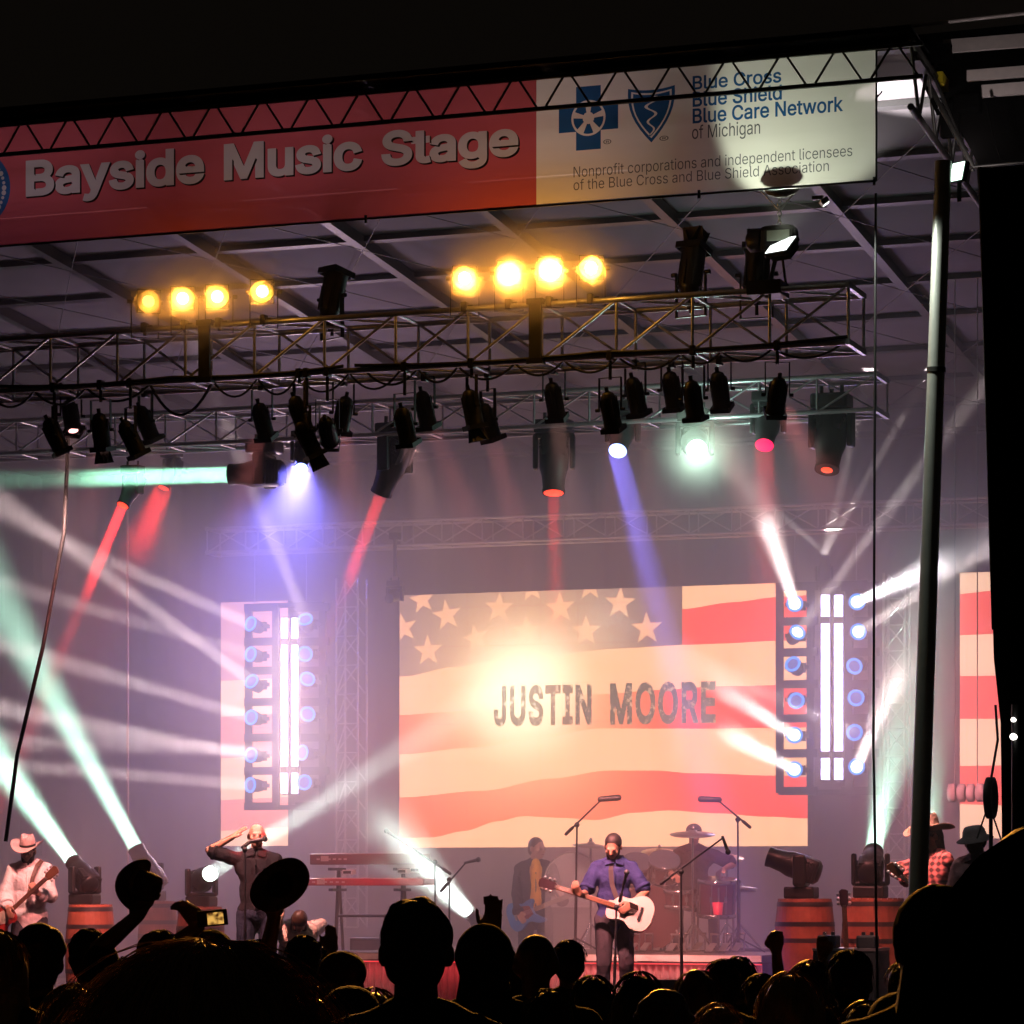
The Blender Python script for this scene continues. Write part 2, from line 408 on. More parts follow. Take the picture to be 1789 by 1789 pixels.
def winding(P_, loops, nonzero):
    """for points P_ (n,2): inside the outlines?"""
    w = np.zeros(len(P_)); x, y = P_[:, 0], P_[:, 1]
    for l in loops:
        a = np.array(l); b = np.roll(a, -1, 0); bb = (x > a[:, 0].min()-1e-6) & (x < a[:, 0].max()+1e-6) & (y > a[:, 1].min()-1e-6) & (y < a[:, 1].max()+1e-6); ix = np.nonzero(bb)[0]
        if not len(ix): continue
        X, Y = x[ix][:, None], y[ix][:, None]; up = (a[None, :, 1] <= Y) & (b[None, :, 1] > Y); dn = (a[None, :, 1] > Y) & (b[None, :, 1] <= Y)
        cr = (b[None, :, 0]-a[None, :, 0])*(Y-a[None, :, 1])-(X-a[None, :, 0])*(b[None, :, 1]-a[None, :, 1])
        w[ix] += ((up & (cr > 0)).sum(1)-(dn & (cr < 0)).sum(1)) if nonzero else ((up & (cr > 0)) | (dn & (cr < 0))).sum(1)
    return (w != 0) if nonzero else (w % 2 == 1)
def fill(name, text=(), shapes=(), rect=None):
    """flat sheet: the text (overlaps merged) and the shapes (odd-even), or with rect: the rectangle without them"""
    loops = list(text)+list(shapes)+([rect] if rect else []); co = []; ed = []
    for l in loops: o = len(co); co += [Vector(p) for p in l]; ed += [(o+i, o+(i+1) % len(l)) for i in range(len(l))]
    r = delaunay_2d_cdt(co, ed, [], 0, 1e-7); vs, fs = r[0], r[2]
    ctr = np.array([[(vs[f[0]].x+vs[f[1]].x+vs[f[2]].x)/3, (vs[f[0]].y+vs[f[1]].y+vs[f[2]].y)/3] for f in fs])
    ins = np.zeros(len(fs), bool)
    if text: ins |= winding(ctr, text, True)
    if shapes: ins |= winding(ctr, shapes, False)
    if rect: ins = winding(ctr, [rect], False) & ~ins
    me = bpy.data.meshes.new(name); me.from_pydata([(v.x, v.y, 0) for v in vs], [], [tuple(f) for f, k in zip(fs, ins) if k]); me.update()
    bm = bmesh.new(); bm.from_mesh(me); bmesh.ops.delete(bm, geom=[v for v in bm.verts if not v.link_faces], context='VERTS'); bm.to_mesh(me); bm.free(); return me
def upright(me, Y, org):
    """sheet drawn in x,z -> stood up in the plane y=Y, relative to org"""
    for v in me.vertices: v.co = Vector((v.co.x-org[0], Y-org[1], v.co.y-org[2]))
    me.update(); return me
def cloth_mat(name, col, trans=.18, var=.10):
    m = bpy.data.materials.new(name); m.use_nodes = True; nt = m.node_tree; N = nt.nodes.new; L = nt.links.new
    nt.nodes.remove(nt.nodes["Principled BSDF"]); out = nt.nodes["Material Output"]
    tc = N('ShaderNodeTexCoord'); mp = N('ShaderNodeMapping'); mp.inputs['Scale'].default_value = (.5, 1, 3); L(tc.outputs['Object'], mp.inputs[0])
    nz = N('ShaderNodeTexNoise'); nz.inputs['Scale'].default_value = 1.6; nz.inputs['Detail'].default_value = 5; L(mp.outputs[0], nz.inputs['Vector'])
    mx = N('ShaderNodeMix'); mx.data_type = 'RGBA'; mx.inputs[6].default_value = tuple(c*(1-var) for c in col)+(1,); mx.inputs[7].default_value = tuple(min(1, c*(1+var)) for c in col)+(1,)
    L(nz.outputs['Fac'], mx.inputs[0])
    tr = N('ShaderNodeBsdfTranslucent'); di = N('ShaderNodeBsdfDiffuse'); tp = N('ShaderNodeBsdfTransparent')
    L(mx.outputs[2], tr.inputs[0]); L(mx.outputs[2], di.inputs[0])
    tp.inputs[0].default_value = tuple(min(1, .15+.85*c) for c in col)+(1,)
    a = N('ShaderNodeMixShader'); a.inputs[0].default_value = .3; L(tr.outputs[0], a.inputs[1]); L(di.outputs[0], a.inputs[2])
    b = N('ShaderNodeMixShader'); b.inputs[0].default_value = trans; L(a.outputs[0], b.inputs[1]); L(tp.outputs[0], b.inputs[2])
    L(b.outputs[0], out.inputs['Surface']); return m
def nx(px, py): p = P(px, py, NY); return (p.x, p.z)
def circle(c, r, n=48, ry=None): return [(c[0]+r*math.cos(2*math.pi*k/n), c[1]+(ry or r)*math.sin(2*math.pi*k/n)) for k in range(n)]
BL = nx(-160, 0)[0]; BM = nx(937, 0)[0]; BR = nx(1531, 0)[0]
BT = nx(700, 158)[1]; BB = nx(500, 393)[1]
ban = thing('stage_banner', ((BL+BR)/2, NY, BB), 'long red and white banner with white lettering hung across the stage front', 'banner'); org = ((BL+BR)/2, NY, BB)
def line_of(body, px0, px1, pyb, pyt, bold=0.0, sp=1.0, res=4):
    a = nx(px0, pyb); return place_text(body, a[0], nx(px1, pyb)[0], a[1], nx(px0, pyt)[1], bold, sp, res)
# lettering on the red part; every word is a cut-out so that lamp light passes each colour once
red_l = []
red_l += line_of('Bayside', 45, 357, 344, 281, .030, 1.0)
red_l += line_of('Music', 391, 633, 315.5, 252, .030, 1.0)
red_l += line_of('Stage', 666, 906, 291, 230, .030, 1.0)
sc = nx(-42, 332); sr = (nx(18, 332)[0]-sc[0])
seal_l = [circle(sc, sr, 64)]
dots = []
for k in range(40):
    a = 2*math.pi*k/40; c = (sc[0]+.82*sr*math.cos(a), sc[1]+.82*sr*math.sin(a)); dots.append(circle(c, .016 if k % 3 else .024, 8))
m_red = cloth_mat('red_vinyl', (.42, .085, .10), .10); m_wht = cloth_mat('white_vinyl', (.74, .71, .66), .16); m_let = cloth_mat('white_print', (.43, .39, .38), .06)
m_blu = cloth_mat('blue_print', (.02, .085, .22), .10); m_gry = cloth_mat('grey_print', (.10, .10, .11), .12); m_sh = mat('dark_print', (.02, .012, .012), .8)
def sag(x): return 0.0
rect = [(BL, BB), (BM, BB), (BM, BT), (BL, BT)]
def bpart(name, m_, text=(), shapes=(), rect=None, dy=0.0, parent=None):
    me = upright(fill(name, text, shapes, rect), NY+dy, org); me.materials.append(m_); return link(name, me, parent or ban)
bpart('red_panel', m_red, red_l, seal_l, rect); bpart('lettering', m_let, red_l)
bpart('seal', cloth_mat('seal_blue', (.03, .09, .22), .1), (), seal_l+dots); bpart('seal_mark', m_let, (), dots)
def shifted(loops, dx, dz): return [[(p[0]+dx, p[1]+dz) for p in l] for l in loops]
# the printed drop shadow: a sliver right of and below every letter, standing in front by the thickness of the print
sx, sz = .015, -.015
k = MB(); cand = []
for l in red_l:
    for i in range(len(l)):
        a, b = l[i], l[(i+1) % len(l)]; ex, ez = b[0]-a[0], b[1]-a[1]
        if ez*sx - ex*sz > 1e-6: cand.append((a, b))
mid = np.array([((a[0]+b[0])/2+sx*.3, (a[1]+b[1])/2+sz*.3) for a, b in cand]); inn = winding(mid, red_l, True)
for (a, b), q in zip(cand, inn):
    if not q: k.add([(a[0]-org[0], -.003, a[1]-org[2]), (b[0]-org[0], -.003, b[1]-org[2]), (b[0]+sx-org[0], -.003, b[1]+sz-org[2]), (a[0]+sx-org[0], -.003, a[1]+sz-org[2])], [(0, 1, 2, 3)])
k.build('lettering_shadow', m_sh, ban)
# the white part
def nl(pts): return [nx(x, y) for x, y in pts]
blue_l = []
cc = nx(1028, 206); w2 = nx(1080, 206)[0]-cc[0]; ah = .11; cb = [(-w2, -ah), (-ah, -ah), (-ah, -w2*1.02), (ah, -w2*1.02), (ah, -ah), (w2, -ah), (w2, ah), (ah, ah), (ah, w2*1.02), (-ah, w2*1.02), (-ah, ah), (-w2, ah)]
blue_l.append([(cc[0]+x, cc[1]+z) for x, z in cb])
R1 = .152; R0 = .132
blue_l += [circle(cc, R1, 48)]
def sector(a0, a1, r0, r1, inset=.012):
    c = math.radians((a0+a1)/2); o = (cc[0]+inset*math.cos(c)*1.4, cc[1]+inset*math.sin(c)*1.4); n = 10
    out = [(o[0]+r1*math.cos(math.radians(a0+(a1-a0)*i/n)), o[1]+r1*math.sin(math.radians(a0+(a1-a0)*i/n))) for i in range(n+1)]
    inn = [(o[0]+r0*math.cos(math.radians(a1-(a1-a0)*i/2)), o[1]+r0*math.sin(math.radians(a1-(a1-a0)*i/2))) for i in range(3)]
    return out+inn
# wedges between the arms, legs and head of the figure in the ring
for a0, a1 in ((22, 80), (100, 158), (174, 226), (314, 366), (248, 292)): blue_l.append(sector(a0, a1, .035, R0-.014))
star5 = [(cc[0]+(.036 if i % 2 else .072)*math.cos(math.radians(90+36*i)), cc[1]+(.036 if i % 2 else .072)*math.sin(math.radians(90+36*i))) for i in range(10)]
sh0 = nx(1138, 195); swd = nx(1179, 195)[0]-sh0[0]; sht = nx(1138, 152)[1]-sh0[1]; shb = sh0[1]-nx(1138, 249)[1]
def shield(k):
    pts = []; W_, T_, B_ = swd*k, sht*k, shb*k
    for i in range(9): u = -1+i/4; pts.append((sh0[0]+u*W_, sh0[1]+T_*(1-.12*(1-u*u))))
    for i in range(1, 9): u = i/8; pts.append((sh0[0]+W_*(1-u**2.2)*(1+.05*math.sin(math.pi*u)), sh0[1]+T_-(T_+B_)*u))
    for i in range(7, 0, -1): u = i/8; pts.append((sh0[0]-W_*(1-u**2.2)*(1+.05*math.sin(math.pi*u)), sh0[1]+T_-(T_+B_)*u))
    return pts
blue_l += [shield(1.0), shield(.86), shield(.78)]
L_, R_ = [], []
for i in range(40):
    u = i/39; z = sh0[1]+sht*.62-(sht+shb)*.72*u; x = sh0[0]+.058*(1-.72*u)*math.sin(u*math.pi*5.2+.6); th = .017*(1-.6*u)
    L_.append((x-th, z)); R_.append((x+th, z))
blue_l.append(L_+R_[::-1])
blue_t = line_of('Blue Cross', 1210, 1365, 157, 133, .016)
blue_t += line_of('Blue Shield', 1210, 1366, 187, 161, .016)
blue_t += line_of('Blue Care Network', 1210, 1473, 216, 190, .016)
grey_l = line_of('of Michigan', 1209, 1328, 243, 220, .002)
grey_l += line_of('Nonprofit corporations and independent licensees', 1002, 1489, 310, 291.5, -.002)
grey_l += line_of('of the Blue Cross and Blue Shield Association', 1002, 1448, 332.5, 314.5, -.002)
grey_l += line_of('®', 1152, 1168, 249, 238, 0) + line_of('®', 1054, 1068, 255, 244, 0)
wrect = [(BM+.0005, BB), (BR, BB), (BR, BT), (BM+.0005, BT)]
bpart('white_panel', m_wht, blue_t+grey_l, blue_l, wrect); bpart('blue_print', m_blu, blue_t, blue_l); bpart('small_print', m_gry, grey_l)
# hem, eyelets and a creased seam
k = MB(); k.tube((BL-org[0], .004, 0), (BR-org[0], .004, 0), .010, n=6); k.tube((BR-org[0], .004, 0), (BR-org[0], .004, BT-BB), .009, n=6); k.build('hem', m_dark_steel, ban)
k = MB()
for px in (640, 1222, 1528):
    k = MB(); a = nx(px, 300)[0]-org[0]; k.box((a, -.012, -.005), (.02, .02, .07)); k.build('tie', m_black, ban)

# ---------------------------------------------------------------- right wing roof, pole, black side drape
m_rail = mat('grey_rail', (.75, .66, .64), .5, .1)
m_pitch = mat('pitch_black', (.0025, .0025, .0025), .9, 0, .2, 8, spec=0)
wing = thing('roof_wing', P(1600, 250, 27.4), 'black roof wing with pale rails at the upper right corner', 'roof'); wo = wing.location.copy()
def wq(px, py, Y): return P(px, py, Y)-wo
m = MB(); m.add([wq(1590, 62, 27.4), wq(1960, 25, 27.4), wq(1960, 330, 27.4), wq(1730, 330, 27.4), wq(1690, 250, 27.4), wq(1640, 170, 27.4)], [(0, 1, 2, 3, 4, 5)])
m.add([wq(1590, 62, 27.46), wq(1960, 25, 27.46), wq(1960, 330, 27.46), wq(1730, 330, 27.46), wq(1690, 250, 27.46), wq(1640, 170, 27.46)], [(5, 4, 3, 2, 1, 0)]); m.build('wing_panel', m_pitch, wing)
m = MB(); m.tube(wq(1517, 50, 27.2), wq(1572, 49, 27.2), .014); m.tube(wq(1572, 47, 27.2), wq(1960, 4, 27.2), .018); m.tube(wq(1566, 50, 27.2), wq(1600, 98, 27.2), .013); m.build('edge_rail', m_rail, wing)
for (x0, y0, y1, th) in ((1648, 82, 57, .11), (1715, 160, 148, .10), (1690, 133, 122, .09)):
    m = MB(); a, b = wq(x0, y0, 27.15), wq(1960, y0-(1960-x0)*.08, 27.15); x, y, dd = basis(b-a)
    m.box((a+b)/2, ((b-a).length, .05, th), 0, Matrix((dd, Vector((0, 1, 0)), dd.cross(Vector((0, 1, 0))))).transposed()); m.build('rail', m_rail, wing)
m = MB(); m.box(wq(1634, 95, 27.1), (.28, .12, .14)); m.box(wq(1690, 182, 27.1), (.24, .14, .16), bev=.03); m.box(wq(1660, 210, 27.1), (.16, .1, .3), bev=.02)
m.path([wq(1600, 75, 27), wq(1608, 110, 26.98), wq(1618, 150, 27), wq(1640, 200, 27)], .02); m.path([wq(1723, 180, 27), wq(1735, 240, 27), wq(1749, 280, 27), wq(1800, 284, 27)], .012)
m.build('hoist_gear', m_pitch, wing)
m = MB()
m.tube(wq(1592, 90, 27.0), wq(1700, 292, 27.0), .022); m.tube(wq(1612, 84, 27.0), wq(1700, 300, 27.05), .015); m.tube(wq(1700, 292, 27.0), wq(1790, 284, 27.0), .014); m.build('brace', m_dark_steel, wing)

pa = P(1600, 1592, 26.15); pole_root = thing('support_pole', (pa.x, 26.15, 0), 'tall grey metal pole leaning slightly at the right of the stage', 'pole')
b = P(1648, 282, 26.15)-Vector((pa.x, 26.15, 0)); a = P(1590, 1860, 26.15)-Vector((pa.x, 26.15, 0)); a.z = 0
m = MB(); m.tube(a, b, .083, .068, n=20); m.build('shaft', mat('galvanised', (.46, .47, .43), .42, .25, .2, 8), pole_root)
m = MB(); q1 = a.lerp(b, .78); q2 = a.lerp(b, .785); m.tube(q1, q2, .080, n=20); m.build('collar', m_dark_steel, pole_root)
m = MB(); m.box(a+Vector((0, 0, .02)), (.5, .5, .04)); m.build('base_plate', m_dark_steel, pole_root)

bd = thing('side_drape', P(1760, HY, 24.9).xy.to_3d(), 'flat black drape hanging down the right edge beside the pole', 'curtain'); bo = bd.location.copy()
m = MB(); pts = [(1708, 292), (1722, 700), (1731, 960), (1736, 1150), (1748, 1262), (1750, 1420), (1752, 1900), (2000, 1900), (2000, 292)]
f_ = [P(x, y, 24.9)-bo for x, y in pts]; bk = [v+Vector((0, .03, 0)) for v in f_]; n = len(pts)
m.add(f_+bk, [tuple(range(n)), tuple(range(2*n-1, n-1, -1))]+[(k, n+k, n+(k+1) % n, (k+1) % n) for k in range(n)]); m.build('cloth', mat('navy_black', (.012, .014, .016), .95, 0, .3, 8, spec=.1), bd)
m = MB(); m.tube(P(1712, 292, 24.88)-bo, P(1735, 1100, 24.88)-bo, .012); m.build('edge_rope', m_rubber, bd)
# ---------------------------------------------------------------- video screens
VY = 39.0
def sx(px, py): p = P(px, py, VY); return (p.x, p.z)
SUN = P(912, 1206, VY)
def screen_mat(name, col, dark=None, dist=0.0, gain=SCREEN, col2=None):
    """what the screen shows: a flag colour with the sunburst of the picture"""
    m, nt, b = nodes_of(name); N = nt.nodes.new; L = nt.links.new
    b.inputs['Base Color'].default_value = (.02, .02, .02, 1); b.inputs['Roughness'].default_value = .6
    geo = N('ShaderNodeNewGeometry'); sub = N('ShaderNodeVectorMath'); sub.operation = 'DISTANCE'; sub.inputs[1].default_value = SUN
    L(geo.outputs['Position'], sub.inputs[0])
    r1 = N('ShaderNodeMapRange'); r1.interpolation_type = 'SMOOTHERSTEP'; r1.inputs[1].default_value = 2.2; r1.inputs[2].default_value = 0.35; r1.inputs[3].default_value = 0; r1.inputs[4].default_value = .70
    r2 = N('ShaderNodeMapRange'); r2.interpolation_type = 'SMOOTHERSTEP'; r2.inputs[1].default_value = 1.22; r2.inputs[2].default_value = .0; r2.inputs[3].default_value = 0; r2.inputs[4].default_value = 1
    L(sub.outputs['Value'], r1.inputs[0]); L(sub.outputs['Value'], r2.inputs[0])
    nz = N('ShaderNodeTexNoise'); nz.inputs['Scale'].default_value = 2.2; nz.inputs['Detail'].default_value = 6; mp = N('ShaderNodeMapping'); mp.inputs['Scale'].default_value = (2.5, 1, .8)
    L(geo.outputs['Position'], mp.inputs[0]); L(mp.outputs[0], nz.inputs['Vector'])
    a0 = N('ShaderNodeMix'); a0.data_type = 'RGBA'; a0.inputs[6].default_value = tuple(c*.86 for c in col)+(1,); a0.inputs[7].default_value = tuple(c*1.14 for c in col)+(1,); L(nz.outputs['Fac'], a0.inputs[0])
    if col2:
        sp = N('ShaderNodeSeparateXYZ'); L(geo.outputs['Position'], sp.inputs[0]); rx = N('ShaderNodeMapRange'); rx.interpolation_type = 'SMOOTHSTEP'; rx.inputs[1].default_value = P(1030, 1300, VY).x; rx.inputs[2].default_value = P(1230, 1300, VY).x; L(sp.outputs[0], rx.inputs[0])
        a1 = N('ShaderNodeMix'); a1.data_type = 'RGBA'; a1.inputs[7].default_value = col2+(1,); L(rx.outputs[0], a1.inputs[0]); L(a0.outputs[2], a1.inputs[6]); a0 = a1
    a = N('ShaderNodeMix'); a.data_type = 'RGBA'; a.inputs[7].default_value = (1.0, .56, .26, 1); L(r1.outputs[0], a.inputs[0]); L(a0.outputs[2], a.inputs[6])
    c = N('ShaderNodeMix'); c.data_type = 'RGBA'; c.inputs[7].default_value = (1.5, 1.2, .75, 1); L(r2.outputs[0], c.inputs[0]); L(a.outputs[2], c.inputs[6])
    fin = c.outputs[2]
    if dark is not None:
        n2 = N('ShaderNodeTexNoise'); n2.inputs['Scale'].default_value = 9; n2.inputs['Detail'].default_value = 8; n2.inputs['Roughness'].default_value = .75; L(geo.outputs['Position'], n2.inputs['Vector'])
        rr = N('ShaderNodeMapRange'); rr.inputs[1].default_value = .53; rr.inputs[2].default_value = .62; L(n2.outputs['Fac'], rr.inputs[0])
        dm = N('ShaderNodeMath'); dm.operation = 'MULTIPLY'; dm.inputs[1].default_value = dist; L(rr.outputs[0], dm.inputs[0])
        e0 = N('ShaderNodeMix'); e0.data_type = 'RGBA'; e0.inputs[6].default_value = dark+(1,); L(c.outputs[2], e0.inputs[7]); e0.inputs[0].default_value = 0
        mm = N('ShaderNodeMath'); mm.operation = 'MULTIPLY_ADD'; mm.inputs[1].default_value = .22; L(r2.outputs[0], mm.inputs[0]); L(dm.outputs[0], mm.inputs[2]); L(mm.outputs[0], e0.inputs[0]); fin = e0.outputs[2]
    s3 = N('ShaderNodeSeparateXYZ'); L(geo.outputs['Position'], s3.inputs[0]); cb = N('ShaderNodeCombineXYZ'); L(s3.outputs[0], cb.inputs[0]); L(s3.outputs[2], cb.inputs[1])
    bk = N('ShaderNodeTexBrick'); bk.offset = 0; bk.inputs['Scale'].default_value = 1; bk.inputs['Brick Width'].default_value = .5; bk.inputs['Row Height'].default_value = .5; bk.inputs['Mortar Size'].default_value = .005; bk.inputs['Mortar Smooth'].default_value = .3
    bk.inputs['Color1'].default_value = (.97, .97, .97, 1); bk.inputs['Color2'].default_value = (1.0, 1.0, 1.0, 1); bk.inputs['Mortar'].default_value = (.80, .80, .80, 1); L(cb.outputs[0], bk.inputs['Vector'])
    mu = N('ShaderNodeMix'); mu.data_type = 'RGBA'; mu.blend_type = 'MULTIPLY'; mu.inputs[0].default_value = 1; L(fin, mu.inputs[6]); L(bk.outputs[0], mu.inputs[7]); fin = mu.outputs[2]
    L(fin, b.inputs['Emission Color']); b.inputs['Emission Strength'].default_value = gain; return m
m_cream = screen_mat('screen_cream', (.95, .49, .235)); m_redl = screen_mat('screen_red', (.92, .15, .03), None, 0, SCREEN, (.92, .06, .022)); m_redr = m_redl
m_cant = screen_mat('screen_canton', (.27, .155, .105), None, 0, SCREEN, (.145, .075, .055)); m_star = screen_mat('screen_star', (.85, .40, .20)); m_word = screen_mat('screen_word', (.8, .5, .3), (.075, .085, .045), .75)
m_case = mat('screen_casing', (.015, .015, .015), .5)
def interp(pts, x):
    if x <= pts[0][0]: return pts[0][1]
    for (a, b), (c, d) in zip(pts, pts[1:]):
        if x <= c:
            u = (x-a)/(c-a); u = u*u*(3-2*u) if len(pts) > 2 else u; return b+(d-b)*u
    return pts[-1][1]
def pl(pts): return [sx(x, y) for x, y in pts]
def band(mb, lo, hi, x0, x1, org, mi, n=60):
    vs = []
    for i in range(n+1):
        x = x0+(x1-x0)*i/n; vs += [(x-org[0], 0, interp(lo, x)-org[2]), (x-org[0], 0, interp(hi, x)-org[2])]
    mb.add(vs, [(2*i, 2*i+2, 2*i+3, 2*i+1) for i in range(n)], mi)
X0, Z0 = sx(698, 1481); X1, _ = sx(1411, 1479); Z1 = sx(707, 1040)[1]
org = ((X0+X1)/2, VY, Z0)
scr = thing('video_screen', org, 'big central video screen showing a waving flag and a name', 'screen')
top = [(X0, Z1), (X1, Z1)]; bot = [(X0, Z0), (X1, Z0)]
can_b = pl([(705, 1182), (795, 1165), (855, 1155), (996, 1140), (1083, 1133), (1192, 1127)])
r1t = pl([(1192, 1064), (1280, 1052), (1358, 1043), (1411, 1040)]); r1b = pl([(1192, 1127), (1270, 1124), (1346, 1120), (1411, 1118)])
r2t = pl([(704, 1249), (775, 1244), (900, 1232), (1040, 1213), (1160, 1205), (1250, 1199), (1348, 1197), (1411, 1196)])
r2b = pl([(702, 1318), (828, 1306), (940, 1290), (1046, 1273), (1160, 1273), (1246, 1273), (1411, 1271)])
r3t = pl([(701, 1393), (845, 1381), (962, 1360), (1063, 1346), (1140, 1346), (1215, 1351), (1362, 1355), (1411, 1357)])
r3b = pl([(698, 1464), (754, 1463), (811, 1452), (869, 1435), (914, 1426), (983, 1429), (1040, 1433), (1108, 1420), (1168, 1416), (1252, 1421), (1340, 1427), (1411, 1430)])
XC = sx(1192, 1080)[0]; XM = sx(1068, 1350)[0]
k = MB()
band(k, can_b, top, X0, XC, org, 3); band(k, r1t, top, XC, X1, org, 0, 20); band(k, r1b, r1t, XC, X1, org, 2, 20)
c2 = can_b+r1b[1:]
band(k, r2t, c2, X0, X1, org, 0, 80); band(k, r2b, r2t, X0, XM, org, 1); band(k, r2b, r2t, XM, X1, org, 2); band(k, r3t, r2b, X0, X1, org, 0, 80)
band(k, r3b, r3t, X0, XM, org, 1); band(k, r3b, r3t, XM, X1, org, 2); band(k, bot, r3b, X0, X1, org, 0, 80)
k.build('flag_image', [m_cream, m_redl, m_redr, m_cant], scr)
def clip(poly, ax, lim, keep_less):
    out = []
    for i in range(len(poly)):
        a, b = poly[i], poly[(i+1) % len(poly)]; ia = (a[ax] <= lim) == keep_less; ib = (b[ax] <= lim) == keep_less
        if ia: out.append(a)
        if ia != ib: t = (lim-a[ax])/(b[ax]-a[ax]); out.append((a[0]+(b[0]-a[0])*t, a[1]+(b[1]-a[1])*t))
    return out
for px, py, r, rot in ((781, 1075, 28, 8), (872, 1062, 27, -3), (979, 1062, 28, 3), (1083, 1054, 29, -4), (748, 1137, 28, 2), (832, 1115, 25, 14), (920, 1103, 27, 0), (1024, 1103, 28, 0), (1130, 1098, 29, 2), (738, 1048, 25, 8), (705, 1098, 27, 12), (929, 1028, 24, 4), (1031, 1024, 26, 0)):
    k = MB(); c = sx(px, py); R = r/ppm(px, VY)*1.02
    pts = [(c[0]+R*(1 if i % 2 == 0 else .40)*math.cos(math.radians(90+36*i+rot)), c[1]+R*(1 if i % 2 == 0 else .40)*math.sin(math.radians(90+36*i+rot))) for i in range(10)]
    for i in range(10):
        t = [c, pts[i], pts[(i+1) % 10]]; t = clip(t, 1, Z1-.005, True)
        if len(t) > 2: t = clip(t, 0, X0+.005, False)
        if len(t) > 2: k.add([(p[0]-org[0], -.004, p[1]-org[2]) for p in t], [tuple(range(len(t)))])
    k.build('star', m_star, scr)
a = sx(863, 1269); w1 = sx(1034, 1266)[0]; b = sx(1066, 1265); w2_ = sx(1251, 1260)[0]
loops = place_text('JUSTIN', a[0], w1, a[1], sx(863, 1199)[1], .034, 1.10) + place_text('MOORE', b[0], w2_, b[1]-.01, sx(1066, 1194)[1], .034, 1.10)
me = upright(fill('lettering', loops), VY-.008, org); me.materials.append(m_word); link('lettering', me, scr)
k = MB(); w_ = X1-X0; h_ = Z1-Z0
k.box((0, .09, h_/2), (w_, .16, h_)); k.build('casing', m_case, scr)
def side_screen(px0, px1, py0, py1, stripes, label, mats):
    x0, z0 = sx(px0, py1); x1 = sx(px1, py1)[0]; z1 = sx(px0, py0)[1]; o = ((x0+x1)/2, VY, z0)
    r = thing('side_screen', o, label, 'screen'); k = MB(); cur = [(x0, z1), (x1, z1)]
    for pts, mi in stripes+[([(px0, py1), (px1, py1)], stripes[0][1] if len(stripes) % 2 == 0 else 0)]:
        q = pl(pts) if pts[0][1] != py1 else [(x0, z0), (x1, z0)]
        band(k, q, cur, x0, x1, o, mi, 12); cur = q
    k.build('flag_image', mats, r); k = MB(); k.box((0, .09, (z1-z0)/2), (x1-x0, .16, z1-z0)); k.build('casing', m_case, r)
m_cr2 = screen_mat('side_cream', (.92, .52, .33)); m_rd2 = screen_mat('side_red', (.88, .085, .055)); m_cn2 = screen_mat('side_canton', (.55, .25, .24)); m_pk2 = screen_mat('side_pink', (.80, .24, .20))
side_screen(1677, 1775, 1001, 1465, [([(1677, 1038), (1775, 1027)], 0), ([(1677, 1110), (1775, 1106)], 1), ([(1677, 1181), (1775, 1180)], 0), ([(1677, 1256), (1775, 1256)], 1), ([(1677, 1338), (1775, 1337)], 0), ([(1677, 1405), (1775, 1408)], 1)], 'right striped video screen partly behind the black drape', [m_cr2, m_rd2])
side_screen(386, 503, 1053, 1478, [([(386, 1190), (503, 1184)], 1), ([(386, 1252), (503, 1246)], 0), ([(386, 1325), (503, 1320)], 2), ([(386, 1398), (503, 1392)], 0), ([(386, 1452), (503, 1445)], 2)], 'left pinkish striped video screen behind the left light tower', [m_cr2, m_cn2, m_pk2])
# ---------------------------------------------------------------- smoke on the stage
m_smoke = bpy.data.materials.new('stage_smoke'); m_smoke.use_nodes = True; nt = m_smoke.node_tree; nt.nodes.remove(nt.nodes["Principled BSDF"])
pv = nt.nodes.new('ShaderNodeVolumePrincipled'); pv.inputs['Color'].default_value = (.92, .88, .86, 1); pv.inputs['Density'].default_value = SMOKE; pv.inputs['Anisotropy'].default_value = 0.15
nt.links.new(pv.outputs[0], nt.nodes["Material Output"].inputs['Volume'])
try: m_smoke.cycles.volume_sampling = 'EQUIANGULAR'; m_smoke.cycles.homogeneous_volume = True
except Exception: pass
sk = MB(); x0, x1 = XL-3, XR+4; z0, z1 = FLOOR+.02, 11.5
sk.box(((x0+x1)/2, (26.45+41)/2, (z0+z1)/2), (x1-x0, 41-26.45, z1-z0))
so = sk.build('stage_smoke', m_smoke, None, ((x0+x1)/2, 33.6, z0)); so['kind'] = 'stuff'; so['label'] = 'thin theatrical smoke hanging over the stage'

m_back = bpy.data.materials.new('rear_smoke'); m_back.use_nodes = True; nt = m_back.node_tree; nt.nodes.remove(nt.nodes["Principled BSDF"])
pv = nt.nodes.new('ShaderNodeVolumePrincipled'); pv.inputs['Color'].default_value = (.95, .90, .86, 1); pv.inputs['Density'].default_value = REAR; pv.inputs['Anisotropy'].default_value = 0.0
nt.links.new(pv.outputs[0], nt.nodes["Material Output"].inputs['Volume'])
try: m_back.cycles.volume_sampling = 'EQUIANGULAR'; m_back.cycles.homogeneous_volume = True
except Exception: pass
sk = MB(); sk.box(((x0+x1)/2, (30.95+40.95)/2, (FLOOR+.04+rz(36)-.6)/2), (x1-x0-.5, 40.95-30.95, rz(36)-.6-FLOOR-.04))
so = sk.build('rear_smoke', m_back, None, ((x0+x1)/2, 35, FLOOR)); so['kind'] = 'stuff'; so['label'] = 'denser smoke at the back of the stage'
m_low = m_back.copy(); m_low.name = 'low_smoke'
for n_ in m_low.node_tree.nodes:
    if n_.type == 'PRINCIPLED_VOLUME': n_.inputs['Density'].default_value = LOW
try: m_low.cycles.volume_sampling = 'EQUIANGULAR'; m_low.cycles.homogeneous_volume = True
except Exception: pass
